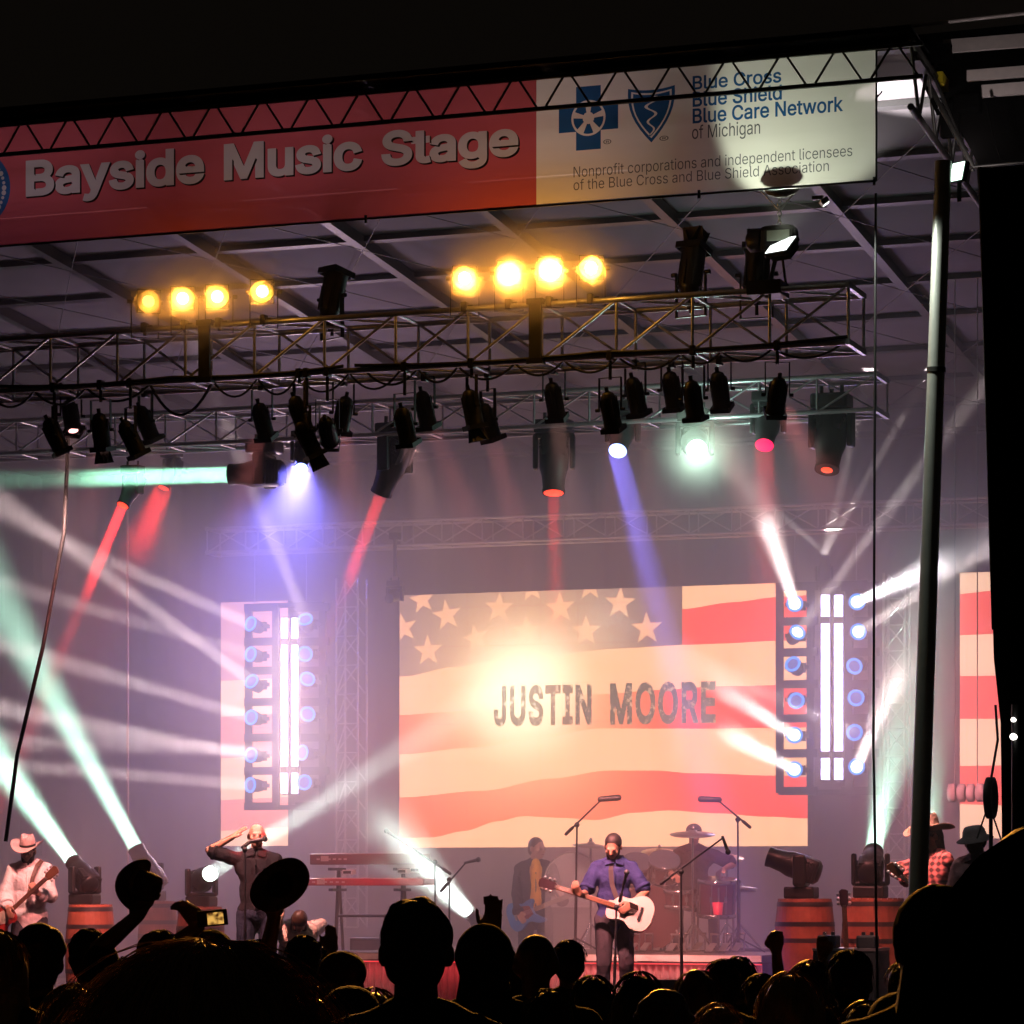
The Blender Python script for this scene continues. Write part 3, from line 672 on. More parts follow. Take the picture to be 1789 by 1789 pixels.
sk = MB(); zl = H+4.55; sk.box(((x0+x1)/2, (31.0+40.9)/2, (FLOOR+.06+zl)/2), (x1-x0-.8, 40.9-31.0, zl-FLOOR-.06))
so = sk.build('low_smoke', m_low, None, ((x0+x1)/2, 35, FLOOR)); so['kind'] = 'stuff'; so['label'] = 'smoke lying low behind the band and round the screen'
# ---------------------------------------------------------------- lamps
CACHE = {}
def cached(key, fn, mats):
    if key not in CACHE: CACHE[key] = fn().mesh(key, mats)
    return CACHE[key]
def put(name, me, parent, loc=(0, 0, 0), rot=None, sc=1.0):
    o = link(name, me, parent); o.location = loc; o.scale = (sc,)*3
    if rot is not None: o.rotation_euler = rot.to_euler() if not isinstance(rot, Euler) else rot
    return o
def aim_matrix(d):
    d = Vector(d).normalized(); x = Vector((d.y, -d.x, 0))
    if x.length < .05: x = Vector((1, 0, 0))
    x.normalize(); return Matrix((x, d.cross(x), d)).transposed()
m_can = mat('can_black', (.014, .014, .015), .45, .2, .2, 15); m_lens_off = mat('dark_lens', (.05, .05, .06), .12)
m_silver = mat('reflector', (.7, .68, .62), .2, 1.0, .05)
def f_can():
    m = MB(); m.lathe((0, 0, -.19), (0, 0, 1), [(0, .03), (.02, .062), (.07, .083), (.12, .092), (.36, .096), (.37, .101), (.385, .101)], 22)
    for a in range(8): t = a*math.pi/4; m.box((.093*math.cos(t), .093*math.sin(t), -.02), (.012, .012, .2), 0, Matrix.Rotation(t, 3, 'Z'))
    m.lathe((0, 0, -.24), (0, 0, 1), [(0, .022), (.06, .022)], 10); return m
def f_gel():
    m = MB(); m.box((0, .104, .205), (.21, .006, .05)); m.box((0, -.104, .205), (.21, .006, .05)); m.box((.104, 0, .205), (.006, .21, .05)); m.box((-.104, 0, .205), (.006, .21, .05)); return m
def f_barn():
    m = MB()
    for a in range(4):
        R = Matrix.Rotation(a*math.pi/2, 3, 'Z') @ Matrix.Rotation(.42, 3, 'X'); m.box(R @ Vector((0, .085, .28)), (.17, .004, .15), 0, R)
    return m
def f_yoke():
    m = MB(); w = .125
    for s in (-1, 1): m.box((s*w, 0, -.16), (.008, .035, .34)); m.tube((s*w-.0, 0, -.32), (s*(w+.04), 0, -.32), .018)
    m.box((0, 0, .01), (2*w+.008, .035, .008)); return m
def f_lens(r=.092, z=.186):
    m = MB(); m.lathe((0, 0, z), (0, 0, 1), [(0, r), (.006, r*.8), (.012, r*.4), (.014, .001)], 24); return m
def par_can(px, py, Y, aim, label, anchor_z, lens=None, barn=False, group='black par cans hung under the front truss', name='par_can', sc=.84, lensr=.092, pull=None):
    piv = P(px, py, Y); up = 1 if anchor_z > piv.z else -1
    root = thing(name, (piv.x, piv.y, anchor_z), label, 'stage light', group)
    dz = piv.z-anchor_z; c = MB(); c.box((0, 0, .0), (.05, .09, .09), bev=.01); c.tube((0, 0, 0), (0, 0, dz+up*.31*sc), .016, n=8); c.tube((.03, 0, .01), (.075, 0, .01), .01); c.build('clamp', m_can, root)
    pan = math.atan2(aim[1], aim[0])-math.pi/2
    y = put('yoke', cached('yoke', f_yoke, m_can), root, (0, 0, dz+up*.32*sc), Matrix.Rotation(pan, 3, 'Z') @ (Matrix.Identity(3) if up > 0 else Matrix.Rotation(math.pi, 3, 'Y')), sc)
    h = put('can', cached('can', f_can, m_can), root, (0, 0, dz), aim_matrix(aim), sc)
    put('gel_frame', cached('gel', f_gel, m_can), h)
    if barn: put('barn_doors', cached('barn', f_barn, m_can), h)
    put('lens', cached('lens_'+(lens.name if lens else 'off'), f_lens, lens or m_lens_off), h)
    return root, piv, Vector(aim).normalized()
# ---- the eight orange lamps on top of the front truss
amber = emis('amber_lens', (1, .62, .20), 9.0); amber_dim = emis('amber_lens_low', (1, .55, .12), 2.2)
topz = MZT+.02
for i, (x, y, pw, lab) in enumerate([(253, 528, .25, 'first and dimmest orange lamp from the left on the front truss'), (323, 522, 1, 'second orange lamp from the left on the front truss'), (383, 519, .8, 'third orange lamp, close beside the second, on the left half'), (461, 510, 1.2, 'fourth orange lamp, apart at the right end of the left four'),
        (812, 487, 1.4, 'lowest orange lamp at the left end of the bright right four'), (889, 478, 2.6, 'second orange lamp of the bright right four'), (960, 472, 2.6, 'third orange lamp of the bright right four'), (1032, 469, 2.6, 'rightmost orange lamp of the bright right four')]):
    aim = Vector((.3355+(.35 if i == 0 else 0), -.942, -.16)); lit = Vector((.3355, -.942, -.36)); r, p, a = par_can(x, y, MY0, aim, lab, topz, amber_dim if i == 0 else amber, False, 'orange lamps on top of the front truss', sc=1.0)
    lamp('AREA', 'amber_glow', p+a*.24, lit, (1, .40, .05), (46 if i > 3 else 24)*pw*AMB, r, shape='DISK', size=.18, spread=math.radians(64)); lamp('POINT', 'amber_halo', p+a*.27, (0, 0, -1), (1, .42, .05), HALO*(7 if i > 3 else 6)*pw, r, shadow_soft_size=.09)  # the point lamps are added to give each lens a bloom
for x0_, y0_, x1_, y1_, Y_, lab in ((253, 526, 462, 508, 26.78, 'added puff imitating the orange bloom round the left four lamps'), (812, 484, 1034, 470, 26.78, 'added puff imitating the orange bloom round the right four lamps'), (1216, 786, 1222, 786, 30.95, 'added puff imitating the glare of the green white wash lamp')):
    pa_, pb_ = P(x0_, y0_, Y_), P(x1_, y1_, Y_); cc_ = (pa_+pb_)/2; mm = bpy.data.materials.new('bloom_puff'); mm.use_nodes = True; nt = mm.node_tree; nt.nodes.remove(nt.nodes["Principled BSDF"])
    pv = nt.nodes.new('ShaderNodeVolumePrincipled'); pv.inputs['Color'].default_value = (1, .9, .8, 1); tc = nt.nodes.new('ShaderNodeTexCoord'); dv = nt.nodes.new('ShaderNodeVectorMath'); dv.operation = 'DIVIDE'; hx = (pb_-pa_).length/2+.55; dv.inputs[1].default_value = (hx, .6, .6); ln = nt.nodes.new('ShaderNodeVectorMath'); ln.operation = 'LENGTH'
    fo = nt.nodes.new('ShaderNodeMapRange'); fo.interpolation_type = 'SMOOTHSTEP'; fo.inputs[1].default_value = 1; fo.inputs[2].default_value = .25; fo.inputs[4].default_value = PUFF if Y_ < 28 else .40
    L_ = nt.links.new; L_(tc.outputs['Object'], dv.inputs[0]); L_(dv.outputs[0], ln.inputs[0]); L_(ln.outputs['Value'], fo.inputs[0]); L_(fo.outputs[0], pv.inputs['Density']); L_(pv.outputs[0], nt.nodes["Material Output"].inputs['Volume'])
    k = MB(); k.ell((0, 0, 0), (hx, .6, .6), n=18); o = k.build('bloom_puff', mm, None, None); o.location = cc_; o['kind'] = 'stuff'; o['label'] = lab  # volume puffs added to imitate lens bloom round the lamps
# ---- black cans under the truss: px, py, Y, aim, barn doors, lit?
F_, B_ = MY0, MY1
stage_light = []
pink = emis('pink_lens', (1, .45, .42), 3.0)
for x, y, Yc, aim, barn, lit, lab in [
    (95, 760, F_, (.35, .25, -.9), False, 0, 'lower left can leaning right beside the pink faced can'),
    (124, 726, B_, (.28, -.25, -.9), False, 2, 'black can with a pink lit face at the left end'),
    (176, 752, F_, (.02, .2, -1), True, 1, 'tall narrow can with spread barn doors near the left'),
    (228, 764, F_, (.28, .35, -.8), False, 1, 'lower can of the tilted pair right of the barn door can'),
    (254, 738, B_, (.22, .4, -.9), False, 1, 'upper can of the tilted pair right of the barn door can'),
    (458, 733, B_, (.03, .5, -.9), False, 1, 'lone upright can left of the blue wash lamp'),
    (523, 722, F_, (.25, .3, -.95), False, 0, 'leaning can above the blue wash lamp, leftmost of its trio'),
    (536, 765, F_, (.32, .25, -.8), True, 0, 'lowest can of the trio just over the blue wash lamp'),
    (600, 722, B_, (-.32, .3, -.9), False, 1, 'can leaning left at the right of the trio over the blue lamp'),
    (572, 752, F_, (-.2, .8, -.5), False, 0, 'short can seen from behind in the middle of the trio'),
    (707, 742, F_, (.06, .4, -.9), False, 1, 'lower can of the pair above the left red moving head'),
    (742, 713, B_, (.08, .4, -.95), False, 1, 'upper can of the pair above the left red moving head'),
    (824, 712, F_, (.16, .15, -1), True, 0, 'long slanted can with barn doors at the middle of the truss'),
    (852, 735, B_, (.2, .3, -.9), False, 1, 'short can tucked behind the slanted barn door can'),
    (968, 698, B_, (0, .5, -.9), False, 1, 'upright can directly over the middle red moving head'),
    (1066, 716, F_, (.05, .4, -.9), False, 1, 'lower can above the blue white wash lamp'),
    (1110, 690, B_, (.10, .4, -.95), False, 1, 'upper can right of the blue white wash lamp'),
    (1174, 680, B_, (.06, .4, -1), False, 0, 'upper can over the green white wash lamp'),
    (1211, 697, F_, (.05, .3, -1), False, 1, 'lower can close over the green white wash lamp'),
    (1257, 680, B_, (0, .5, -.9), False, 1, 'upright can alone right of the green white lamp'),
    (1358, 690, F_, (-.25, .5, -.8), False, 1, 'rightmost can of the truss, tilted, over the red wash lamp')]:
    r, p, a = par_can(x, y, Yc, aim, lab, MZB, pink if lit == 2 else (emis('warm_lens', (1, .5, .4), 2) if lit else None), barn)
    if lit: stage_light.append((r, p, a))
targets = [(50, 1530, 31), (60, 1560, 31), (452, 1530, 29.6), (440, 1500, 29.6), (230, 1640, 31.4), (640, 1570, 33.2), (940, 1560, 34.6), (1070, 1530, 30.5), (1080, 1570, 30.5), (1090, 1520, 30.5), (1150, 1570, 33), (1230, 1540, 33), (1640, 1490, 29.4), (1470, 1640, 31), (1688, 1385, 33.5)]
for i, (r, p, a) in enumerate(stage_light):
    tx = P(*targets[i % 15])
    lamp('AREA', 'can_light', p+(tx-p).normalized()*.24, tx-p, (1, .27, .25) if i % 3 else (1, .50, .44), CANP*{0: .55, 1: .5, 2: .35, 3: .45, 4: .6, 5: .6, 6: .6, 7: .7, 8: .7, 9: .6, 10: .45, 11: .35, 13: .5}.get(i, 1), r, shape='DISK', size=.16, spread=math.radians(27))
# cans standing up on top of the truss
for x, y, aim, lab in [(580, 520, (.1, .2, .95), 'black can standing on the truss between the orange lamps'), (1207, 478, (.05, .25, .95), 'black can standing on the truss right of the orange lamps'), (1322, 480, (-.02, .3, .95), 'black can standing on the truss left of the hoist')]:
    par_can(x, y, MY1, aim, lab, topz, None, x != 580, 'black cans standing on the front truss', sc=1.15)

# ---- hoist with chain and the white floodlight
hz = P(1362, 418, 27.1); hst = thing('chain_hoist', (hz.x, hz.y, hz.z), 'chain hoist holding the front truss, chain running up behind the white banner', 'hoist')
m = MB(); m.box((0, 0, 0), (.30, .24, .22), bev=.05); m.lathe((-.16, 0, .0), (-1, 0, 0), [(0, .1), (.1, .1), (.13, .06)], 16); m.build('motor', m_can, hst)
m = MB(); m.box((.02, -.124, .01), (.2, .006, .09)); m.build('type_plate', mat('pale_plate', (.35, .4, .3), .5), hst)
m = MB(); zt = rz(27.1)-hz.z-.1; n = int(zt/.045)
for i in range(n):
    z = .13+i*.045; M_ = Matrix.Rotation(i*math.pi/2, 3, 'Z')
    m.path([Vector((0, 0, z))+M_ @ Vector((.018*math.cos(t), 0, .03*math.sin(t))) for t in [k*math.pi/3 for k in range(7)]], .006, 5)
m.build('chain', m_steel, hst)
m = MB(); m.tube((-.02, 0, -.1), (-.05, -.25, MZT-hz.z-.05), .02); m.box((-.05, -.2, MZT-hz.z+.02), (.3, .3, .12)); m.build('hook_block', m_can, hst)
m = MB()
for s in (-1, 1): m.tube((0, 0, .25), (s*.9, .02, zt-.02), .008, n=5)
m.build('bridle', m_steel, hst)
bz = P(1366, 330, 26.16); bg_ = thing('chain_bag', (bz.x, 26.16, bz.z-.12), 'dark chain bag seen through the lower edge of the white banner', 'bag')
m = MB(); m.ell((0, 0, .12), (.16, .07, .075)); m.box((.0, 0, .14), (.28, .10, .08), bev=.04); voxel(m, 'pouch', mat('grey_canvas', (.16, .14, .14), .9), .025, 6, bg_)
fz = P(1366, 432, 26.95); fl = thing('floodlight', (fz.x, fz.y, fz.z), 'white floodlight below the hoist shining up at the banner', 'floodlight')
m = MB(); M_ = aim_matrix((-.25, -.55, .6))
m.box((0, 0, 0), (.26, .22, .05), 0, M_, .015); m.box(M_ @ Vector((0, 0, -.05)), (.2, .16, .06), 0, M_); m.build('housing', m_can, fl)
m = MB(); m.box(M_ @ Vector((0, 0, .027)), (.23, .19, .004), 0, M_); m.build('panel', emis('flood_panel', (.92, 1, .95), 3.0), fl)
m = MB(); m.tube((0, 0, -.05), (.02, .1, MZT-fz.z), .012); m.build('bracket', m_can, fl)
tgt = P(1400, 210, NY)
lamp('SPOT', 'flood_beam', fz+(tgt-fz).normalized()*.12, tgt-fz, (.90, 1, .78), FLOODP, fl, spot_size=math.radians(76), spot_blend=.35, shadow_soft_size=.05)
# the greener patch: a second small flood by the roof corner
f2 = P(1676, 302, 26.3); r2 = thing('corner_floodlight', (f2.x, f2.y, f2.z), 'small green white floodlight by the top of the tall pole', 'floodlight')
m = MB(); M2 = aim_matrix((-.45, -.8, .25)); m.box((0, 0, 0), (.16, .18, .05), 0, M2, .012); m.box((0, 0, -.12), (.03, .03, .24)); m.build('housing', m_can, r2)
m = MB(); m.box(M2 @ Vector((0, 0, .027)), (.13, .16, .004), 0, M2); m.build('panel', emis('green_panel', (.7, 1, .8), 3), r2)
t2 = P(1600, 285, NY); lamp('SPOT', 'corner_beam', f2+(t2-f2).normalized()*.1, t2-f2, (.74, 1, .72), FLOODP*.30, r2, spot_size=math.radians(46), spot_blend=.12, shadow_soft_size=.015)
t4 = P(1740, 130, 27.4); lamp('SPOT', 'wing_fill', f2+(t4-f2).normalized()*.2, t4-f2, (1, .86, .84), FLOODP*.13, r2, spot_size=math.radians(120), spot_blend=.5, shadow_soft_size=.03)  # extra spot added so that the wing rails show
f3 = P(1490, 300, 27.3); r3 = thing('work_light', f3, 'small work light behind the right end of the white banner lighting the roof corner', 'floodlight'); t3 = P(1572, 165, 27.6)
m = MB(); M3 = aim_matrix(t3-f3); m.box((0, 0, 0), (.14, .12, .05), 0, M3, .012); m.tube((0, 0, 0), (0, .05, rz(27.05)-f3.z), .012); m.build('housing', m_can, r3); m = MB(); m.box(M3 @ Vector((0, 0, .027)), (.12, .10, .004), 0, M3); m.build('panel', emis('work_panel', (1, .97, 1), 3), r3)
lamp('SPOT', 'roof_beam', f3+(t3-f3).normalized()*.08, t3-f3, (1, .95, .98), FLOODP*4.5, r3, spot_size=math.radians(72), spot_blend=.5, shadow_soft_size=.03)
f4 = P(1440, 352, 25.7); r4 = thing('pole_fill_lamp', f4, 'small added lamp under the white banner that brightens the pole', 'lamp'); t4 = P(1630, 620, 26.05); M4 = aim_matrix(t4-f4)  # lamp added to brighten the tall pole
m = MB(); m.box((0, 0, 0), (.09, .07, .05), 0, M4, .012); m.box((-.05, -.02, .03), (.09, .03, .03)); m.build('housing', m_alu, r4); m = MB(); m.box(M4 @ Vector((0, 0, .027)), (.07, .05, .004), 0, M4); m.build('panel', emis('pole_fill_panel', (.95, 1, .9), 3), r4)
lamp('SPOT', 'pole_fill_beam', f4+(t4-f4).normalized()*.06, t4-f4, (.92, 1, .88), FILLP, r4, spot_size=math.radians(100), spot_blend=.6, shadow_soft_size=.04)
# three battens added out of sight to backlight the banner and the roof
for i, px in enumerate((130, 560, 960)):
    c = P(px, (382, 350, 318)[i], 26.75); b = thing('added_batten', (c.x, c.y, c.z), ('left', 'middle', 'right')[i]+' added batten hidden behind the banner to light it', 'stage light', 'added battens behind the banner')
    m = MB(); m.box((0, 0, 0), (1.6, .10, .08), bev=.015)
    for s in (-.6, .6): m.tube((s, 0, .04), (s, .1, rz(26.9)-c.z), .012)
    m.build('housing', m_can, b)
    m = MB(); m.box((0, -.01, .043), (1.5, .06, .004)); m.build('diode_strip', emis('batten_lens', (1, .72, .72), 1.5), b)
    lamp('AREA', 'batten_light', c+Vector((0, 0, .06)), (0, -.66, .75), (1, .80, .84), BATTEN*(1.0, 1.0, .9)[i], b, shape='RECTANGLE', size=1.5, size_y=.06, spread=math.radians(170))

# ---- truss plates and hanging pole
for px, py, lab in ((357, 613, 'dark vertical plate on the front truss left of its middle'), (935, 588, 'dark vertical plate on the front truss under the orange lamps')):
    c = P(px, py, MY0-.06); b = thing('truss_plate', (c.x, c.y, MZB), lab, 'plate'); hh = MZT-MZB
    m = MB(); m.box((0, 0, hh/2), (.11, .03, hh+.06)); m.build('plate', mat('truss_plate', (.03, .028, .026), .5), b)
    m = MB(); m.box((0, .02, hh+.02), (.15, .09, .05)); m.box((0, .02, -.02), (.15, .09, .05)); m.build('clamp', m_can, b)

# ---- moving heads
def f_mbase():
    m = MB(); m.box((0, 0, -.07), (.36, .28, .14), bev=.025); m.box((0, -.142, -.07), (.2, .01, .06)); m.tube((-.1, 0, 0), (-.1, 0, .08), .02); m.tube((.1, 0, 0), (.1, 0, .08), .02); return m
def f_myoke():
    m = MB(); m.box((0, 0, -.165), (.42, .13, .05), bev=.02)
    for s in (-1, 1): m.box((s*.19, 0, -.33), (.055, .15, .36), bev=.025)
    return m
def f_mhead():
    m = MB(); m.lathe((0, 0, -.24), (0, 0, 1), [(0, .02), (.01, .10), (.05, .145), (.2, .155), (.38, .15), (.47, .125), (.60, .112), (.62, .118), (.65, .118)], 24)
    m.box((0, 0, -.08), (.27, .29, .26), bev=.06)
    for i in range(5): m.box((0, 0, -.2+i*.035), (.30, .2, .01))
    return m
def f_ring(r0=.095, r1=.118, z=.412):
    m = MB(); m.lathe((0, 0, z), (0, 0, 1), [(0, r1), (.012, r1), (.012, r0), (0, r0)], 24); return m
def moving_head(px, py, Y, aim, label, lens, up=1, sc=1.0, anchor=None, group='moving heads hung from the second truss', name='moving_head', lens_r=.10, cat='stage light', base=True):
    """px, py is the pivot of the head; up=1 hangs, up=-1 stands"""
    piv = P(px, py, Y); ro = piv + Vector((0, 0, up*.36*sc)); root = thing(name, ro, label, cat, group)
    A = aim_matrix(aim); xa = A.col[0]; pan = math.atan2(xa.y, xa.x)
    flip = Matrix.Identity(3) if up > 0 else Matrix.Rotation(math.pi, 3, 'X')
    put('base', cached('mbase', f_mbase, m_can), root, (0, 0, 0), flip, sc)
    put('yoke', cached('myoke', f_myoke, m_can), root, (0, 0, 0), Matrix.Rotation(pan, 3, 'Z') @ flip, sc)
    h = put('head', cached('mhead', f_mhead, m_can), root, (0, 0, -up*.36*sc), A, sc)
    put('lens', cached('mlens_%s_%d' % (lens.name, lens_r*1000), lambda: f_lens(lens_r, .412), lens), h)
    if anchor is not None:
        m = MB(); m.tube((0, 0, .05), (0, 0, anchor-ro.z), .022); m.box((0, 0, anchor-ro.z), (.12, .1, .08)); m.build('clamp', m_can, root)
    return root, piv, Vector(aim).normalized(), piv+Vector(aim).normalized()*(.44*sc)
L_red = emis('red_lens', (1, .04, .02), 3.5); L_blue = emis('blue_white_lens', (.30, .42, 1), 5); L_mint = emis('mint_lens', (.45, 1, .72), 4.5); L_grn = emis('green_white_lens', (.5, 1, .82), 9); L_pinkred = emis('crimson_lens', (1, .01, .09), 2.2); L_dark = m_lens_off; L_white = emis('white_lens', (.8, 1, .88), 9)
RED = (1, .03, .03); MINT = (.50, 1, .78); BLUE = (.18, .17, 1); WHT = (1, .86, .86); COOL = (.72, .95, .88)
def bm_(src, px1, py1, Y1, col, pw, dia=.14, spread=3.0, parent=None): return beam(src, P(px1, py1, Y1), col, pw*BEAMP, dia, spread, parent)
def aimed(px, py, Y, px1, py1, Y1): return (P(px1, py1, Y1)-P(px, py, Y)).normalized()
a = aimed(690, 805, 31.4, 610, 1010, 31.6); r, p, d, l = moving_head(690, 800, 31.4, a, 'moving head with a red lens tilted left of the big screen', L_red, 1, 1.0, SZB); bm_(l, 606, 1022, 30.94, RED, 9, .13, 5.0, r)
a = aimed(968, 790, 31.4, 975, 1300, 31.4); r, p, d, l = moving_head(968, 795, 31.4, (.06, -.22, -1), 'moving head hanging straight down over the middle, red lens', L_red, 1, 1.0, SZB); bm_(l, 978, 1300, 35, RED, 3, .12, 7, r)
r, p, d, l = moving_head(1453, 755, 31.4, (-.02, -.42, -1), 'dark moving head at the right end with a small red lens', emis('red_flower', (1, .06, .02), 2.2), 1, 1.05, SZB, lens_r=.055)
r, p, d, l = moving_head(232, 850, 31.3, aimed(232, 850, 31.3, 190, 930, 31), 'moving head at the left with a strong red beam', L_red, 1, .62, SZB); bm_(l, 140, 1062, 30.90, RED, 26, .11, 5.0, r)
r, p, d, l = moving_head(300, 820, 33.4, aimed(300, 820, 33.4, 240, 960, 33), 'dim moving head in the haze with a faint red beam', L_red, 1, .6, SZB); bm_(l, 240, 960, 31.0, RED, 9, .2, 9, r)
a = aimed(455, 826, 31.4, 100, 838, 31.2); r, p, d, l = moving_head(462, 827, 31.4, a, 'moving head turned sideways shooting a mint beam to the left', L_mint, 1, .95, SZB); bm_(l, 130, 836, 30.93, (.34, 1, .66), 34, .17, 3.6, r)
# wash lamps (wide round lenses)
r, p, d, l = moving_head(530, 790, 31.3, (.18, -.62, -.70), 'tilted wash lamp with a blue lens and blue light below', L_blue, 1, .62, SZB, lens_r=.108, name='wash_lamp'); bm_(l, 470, 1010, 34, BLUE, 170, .2, 48, r)
r, p, d, l = moving_head(1088, 752, 31.3, (.07, -.75, -.75), 'wash lamp with a blue white lens right of the middle', L_blue, 1, .82, SZB, lens_r=.112, name='wash_lamp'); bm_(l, 1130, 985, 31.0, BLUE, 26, .2, 11, r)
r, p, d, l = moving_head(1214, 772, 31.3, (.33, -.93, -.36), 'glaring green white wash lamp facing the crowd', L_grn, 1, .9, SZB, lens_r=.112, name='wash_lamp'); lamp('POINT', 'wash_glow', l+d*.12, (0, 0, -1), (.6, 1, .85), 45, r, shadow_soft_size=.09)
r, p, d, l = moving_head(1342, 736, 31.3, (.05, -.62, -.8), 'wash lamp with a crimson lens near the right end', L_pinkred, 1, .82, SZB, lens_r=.112, name='wash_lamp'); bm_(l, 1345, 1000, 34, (1, .02, .05), 5, .2, 9, r)

# ---- light towers
m_ring = emis('ring_blue', (.05, .32, 1), 2.4); m_ringlens = emis('ring_core', (.16, .22, .75), 1.0); m_hot = emis('ring_hot', (.75, .92, 1), 7)
TY = 37.6
def f_small():
    m = MB(); m.lathe((0, 0, -.13), (0, 0, 1), [(0, .03), (.015, .07), (.09, .085), (.16, .085), (.17, .10), (.20, .10)], 20); m.box((0, 0, -.06), (.13, .13, .1), bev=.03); return m
def f_sring():
    m = MB(); m.lathe((0, 0, .072), (0, 0, 1), [(0, .100), (.012, .100), (.012, .072), (0, .072)], 24); return m
def f_slens():
    m = MB(); m.lathe((0, 0, .073), (0, 0, 1), [(0, .07), (.008, .05), (.012, .001)], 20); return m
ORD = ('top', 'second', 'third', 'fourth', 'fifth', 'bottom')
def tower(side, x0, x1, cols, ys, tubes, tube_y, tw, panels):
    c = P((x0+x1)/2, ys[-1]+45, TY); root = thing('light_tower', c, side+' light tower frame holding ring lights and white tubes', 'light tower')
    def q(px, py, dy=0): return P(px, py, TY+dy)-c
    zt = q(x0, ys[0]-45).z
    for px in panels:
        m = MB(); a, b = q(px, ys[-1]+40), q(px, ys[0]-40); m.box((a+b)/2+Vector((0, .22, 0)), (.09, .05, (b-a).length)); m.build('upright', m_can, root)
    for y in [ys[0]-34]+[(ys[i]+ys[i+1])/2 for i in range(5)]+[ys[-1]+36]:
        for cx_ in cols: a = q(cx_, y); m = MB(); m.box(a+Vector((0, .2, 0)), (.46, .04, .10)); m.build('cross_plate', m_can, root)
    for y in (ys[0]-38, ys[-1]+38):
        a, b = q(x0, y), q(x1, y); m = MB(); m.box((a+b)/2+Vector((0, .23, 0)), ((b-a).length, .06, .06)); m.build('cross_bar', m_can, root)
    for px in (cols[0], cols[1]): a = q(px, ys[0]-40, .23); m = MB(); m.tube(a, (a.x, a.y, BZB-c.z), .008); m.build('hanging_wire', m_steel, root)
    for j, px in enumerate(tubes):
        a, b = P(px, tube_y[1], TY-.05), P(px, tube_y[0], TY-.05); t = thing('light_tube', a, ('left', 'right')[j]+' white glowing tube of the '+side+' light tower', 'light tube', 'white tubes of the light towers'); L = (b-a).length
        m = MB(); m.box((0, .05, L/2), (tw*1.1, .06, L+.04)); m.box((0, .0, L*.865), (tw*.95, .06, .07)); m.box((0, 0, L*.135), (tw*.95, .06, .07)); m.build('channel', m_can, t)
        m = MB()
        for u0, u1 in ((0, .115), (.155, .845), (.885, 1)): m.tube((0, -.0, L*u0), (0, 0, L*u1), tw*.48, n=12)
        m.build('diffuser', emis('tube_light', (.60, .52, 1), TUBE), t)
    g_ = P((tubes[0]+tubes[1])/2, (ys[0]+ys[-1])/2, TY-.55); lamp('AREA', 'tube_glow', g_, (.3355, -.94, 0), (1, .68, .58), TUBEW*(1.0 if side == 'left' else .3), root, shape='RECTANGLE', size=.3, size_y=2.2, spread=math.radians(180)); lamp('AREA', 'ring_glow', g_, (.3355, -.94, 0), (.20, .17, 1), RINGP*(1.0 if side == 'left' else .6), root, shape='RECTANGLE', size=.5, size_y=2.0, spread=math.radians(180))
    out = {}
    for j, px in enumerate(cols):
        for i, y in enumerate(ys):
            yy = y-(4 if j else 0); dx, dy, dz, hot = tower_aims[side].get((j, i), (.3355+random.uniform(-.5, .5), -.942, random.uniform(-.4, .5), 0))
            pv_ = P(px, yy, TY); r = thing('ring_light', pv_+Vector((0, .2, 0)), ORD[i]+' blue ring light in the '+('left', 'right')[j]+' column of the '+side+' tower', 'stage light', 'blue ring lights on the '+side+' tower')
            m = MB(); m.box((0, -.01, 0), (.16, .04, .12)); m.box((-.115, -.11, 0), (.018, .2, .05)); m.box((.115, -.11, 0), (.018, .2, .05)); m.build('bracket', m_can, r)
            h = put('head', cached('small', f_small, m_can), r, (0, -.2, 0), aim_matrix((dx, dy, dz)))
            put('ring', cached('sring', f_sring, m_ring), h); put('lens', cached('slens_%d' % (hot > 10), f_slens, m_hot if hot > 10 else m_ringlens), h)
            d = Vector((dx, dy, dz)).normalized(); out[(j, i)] = (r, pv_+d*.1)
    return out
def td(px, py, px1, py1, Y1, hot=1.0): d = (P(px1, py1, Y1)-P(px, py, TY)).normalized(); return (d.x, d.y, d.z, hot)
LY = [1093, 1145, 1195, 1255, 1320, 1372]; RYs = [1056, 1110, 1165, 1222, 1285, 1345]
rb = {(0, 0): (1389, 1056, 1337, 905, 30.95, 15, 2.6), (1, 0): (1496, 1052, 1645, 985, 31.2, 20, 2.6), (1, 1): (1496, 1106, 1745, 948, 33.5, 8, 2.2), (0, 4): (1389, 1285, 1256, 1200, 30.95, 9, 2.8), (0, 5): (1389, 1345, 1268, 1280, 30.95, 9, 2.8), (0, 1): (1389, 1110, 1600, 830, 35, 6, 2.2), (1, 5): (1496, 1341, 1535, 1255, 34, 13, 3.5), (1, 4): (1496, 1281, 1365, 1222, 34.5, 4, 3)}
lb = {(0, 0): (445, 1093, 20, 905, 33.8, 12, 3.0), (0, 1): (445, 1145, 0, 1018, 33.5, 7, 2.6), (0, 2): (445, 1235, 130, 965, 34, 14, 2.8), (0, 3): (445, 1255, 120, 1160, 34, 11, 3.0), (0, 4): (445, 1320, 90, 1255, 33.8, 16, 3.0), (1, 4): (535, 1355, 160, 1300, 34, 10, 2.8), (0, 5): (445, 1372, 0, 1335, 33.8, 9, 2.6), (1, 0): (490, 1080, 375, 690, 34.5, 10, 2.4)}
tower_aims = {'right': {k: td(v[0], v[1], v[2], v[3], v[4], v[5]+5) for k, v in rb.items()}, 'left': {k: td(v[0], v[1], v[2], v[3], v[4], 1) for k, v in lb.items()}}
for v in tower_aims['left'].values(): pass
ot = tower('right', 1352, 1508, (1389, 1496), RYs, (1442, 1465), (1040, 1362), .11, (1354, 1408, 1476, 1516))
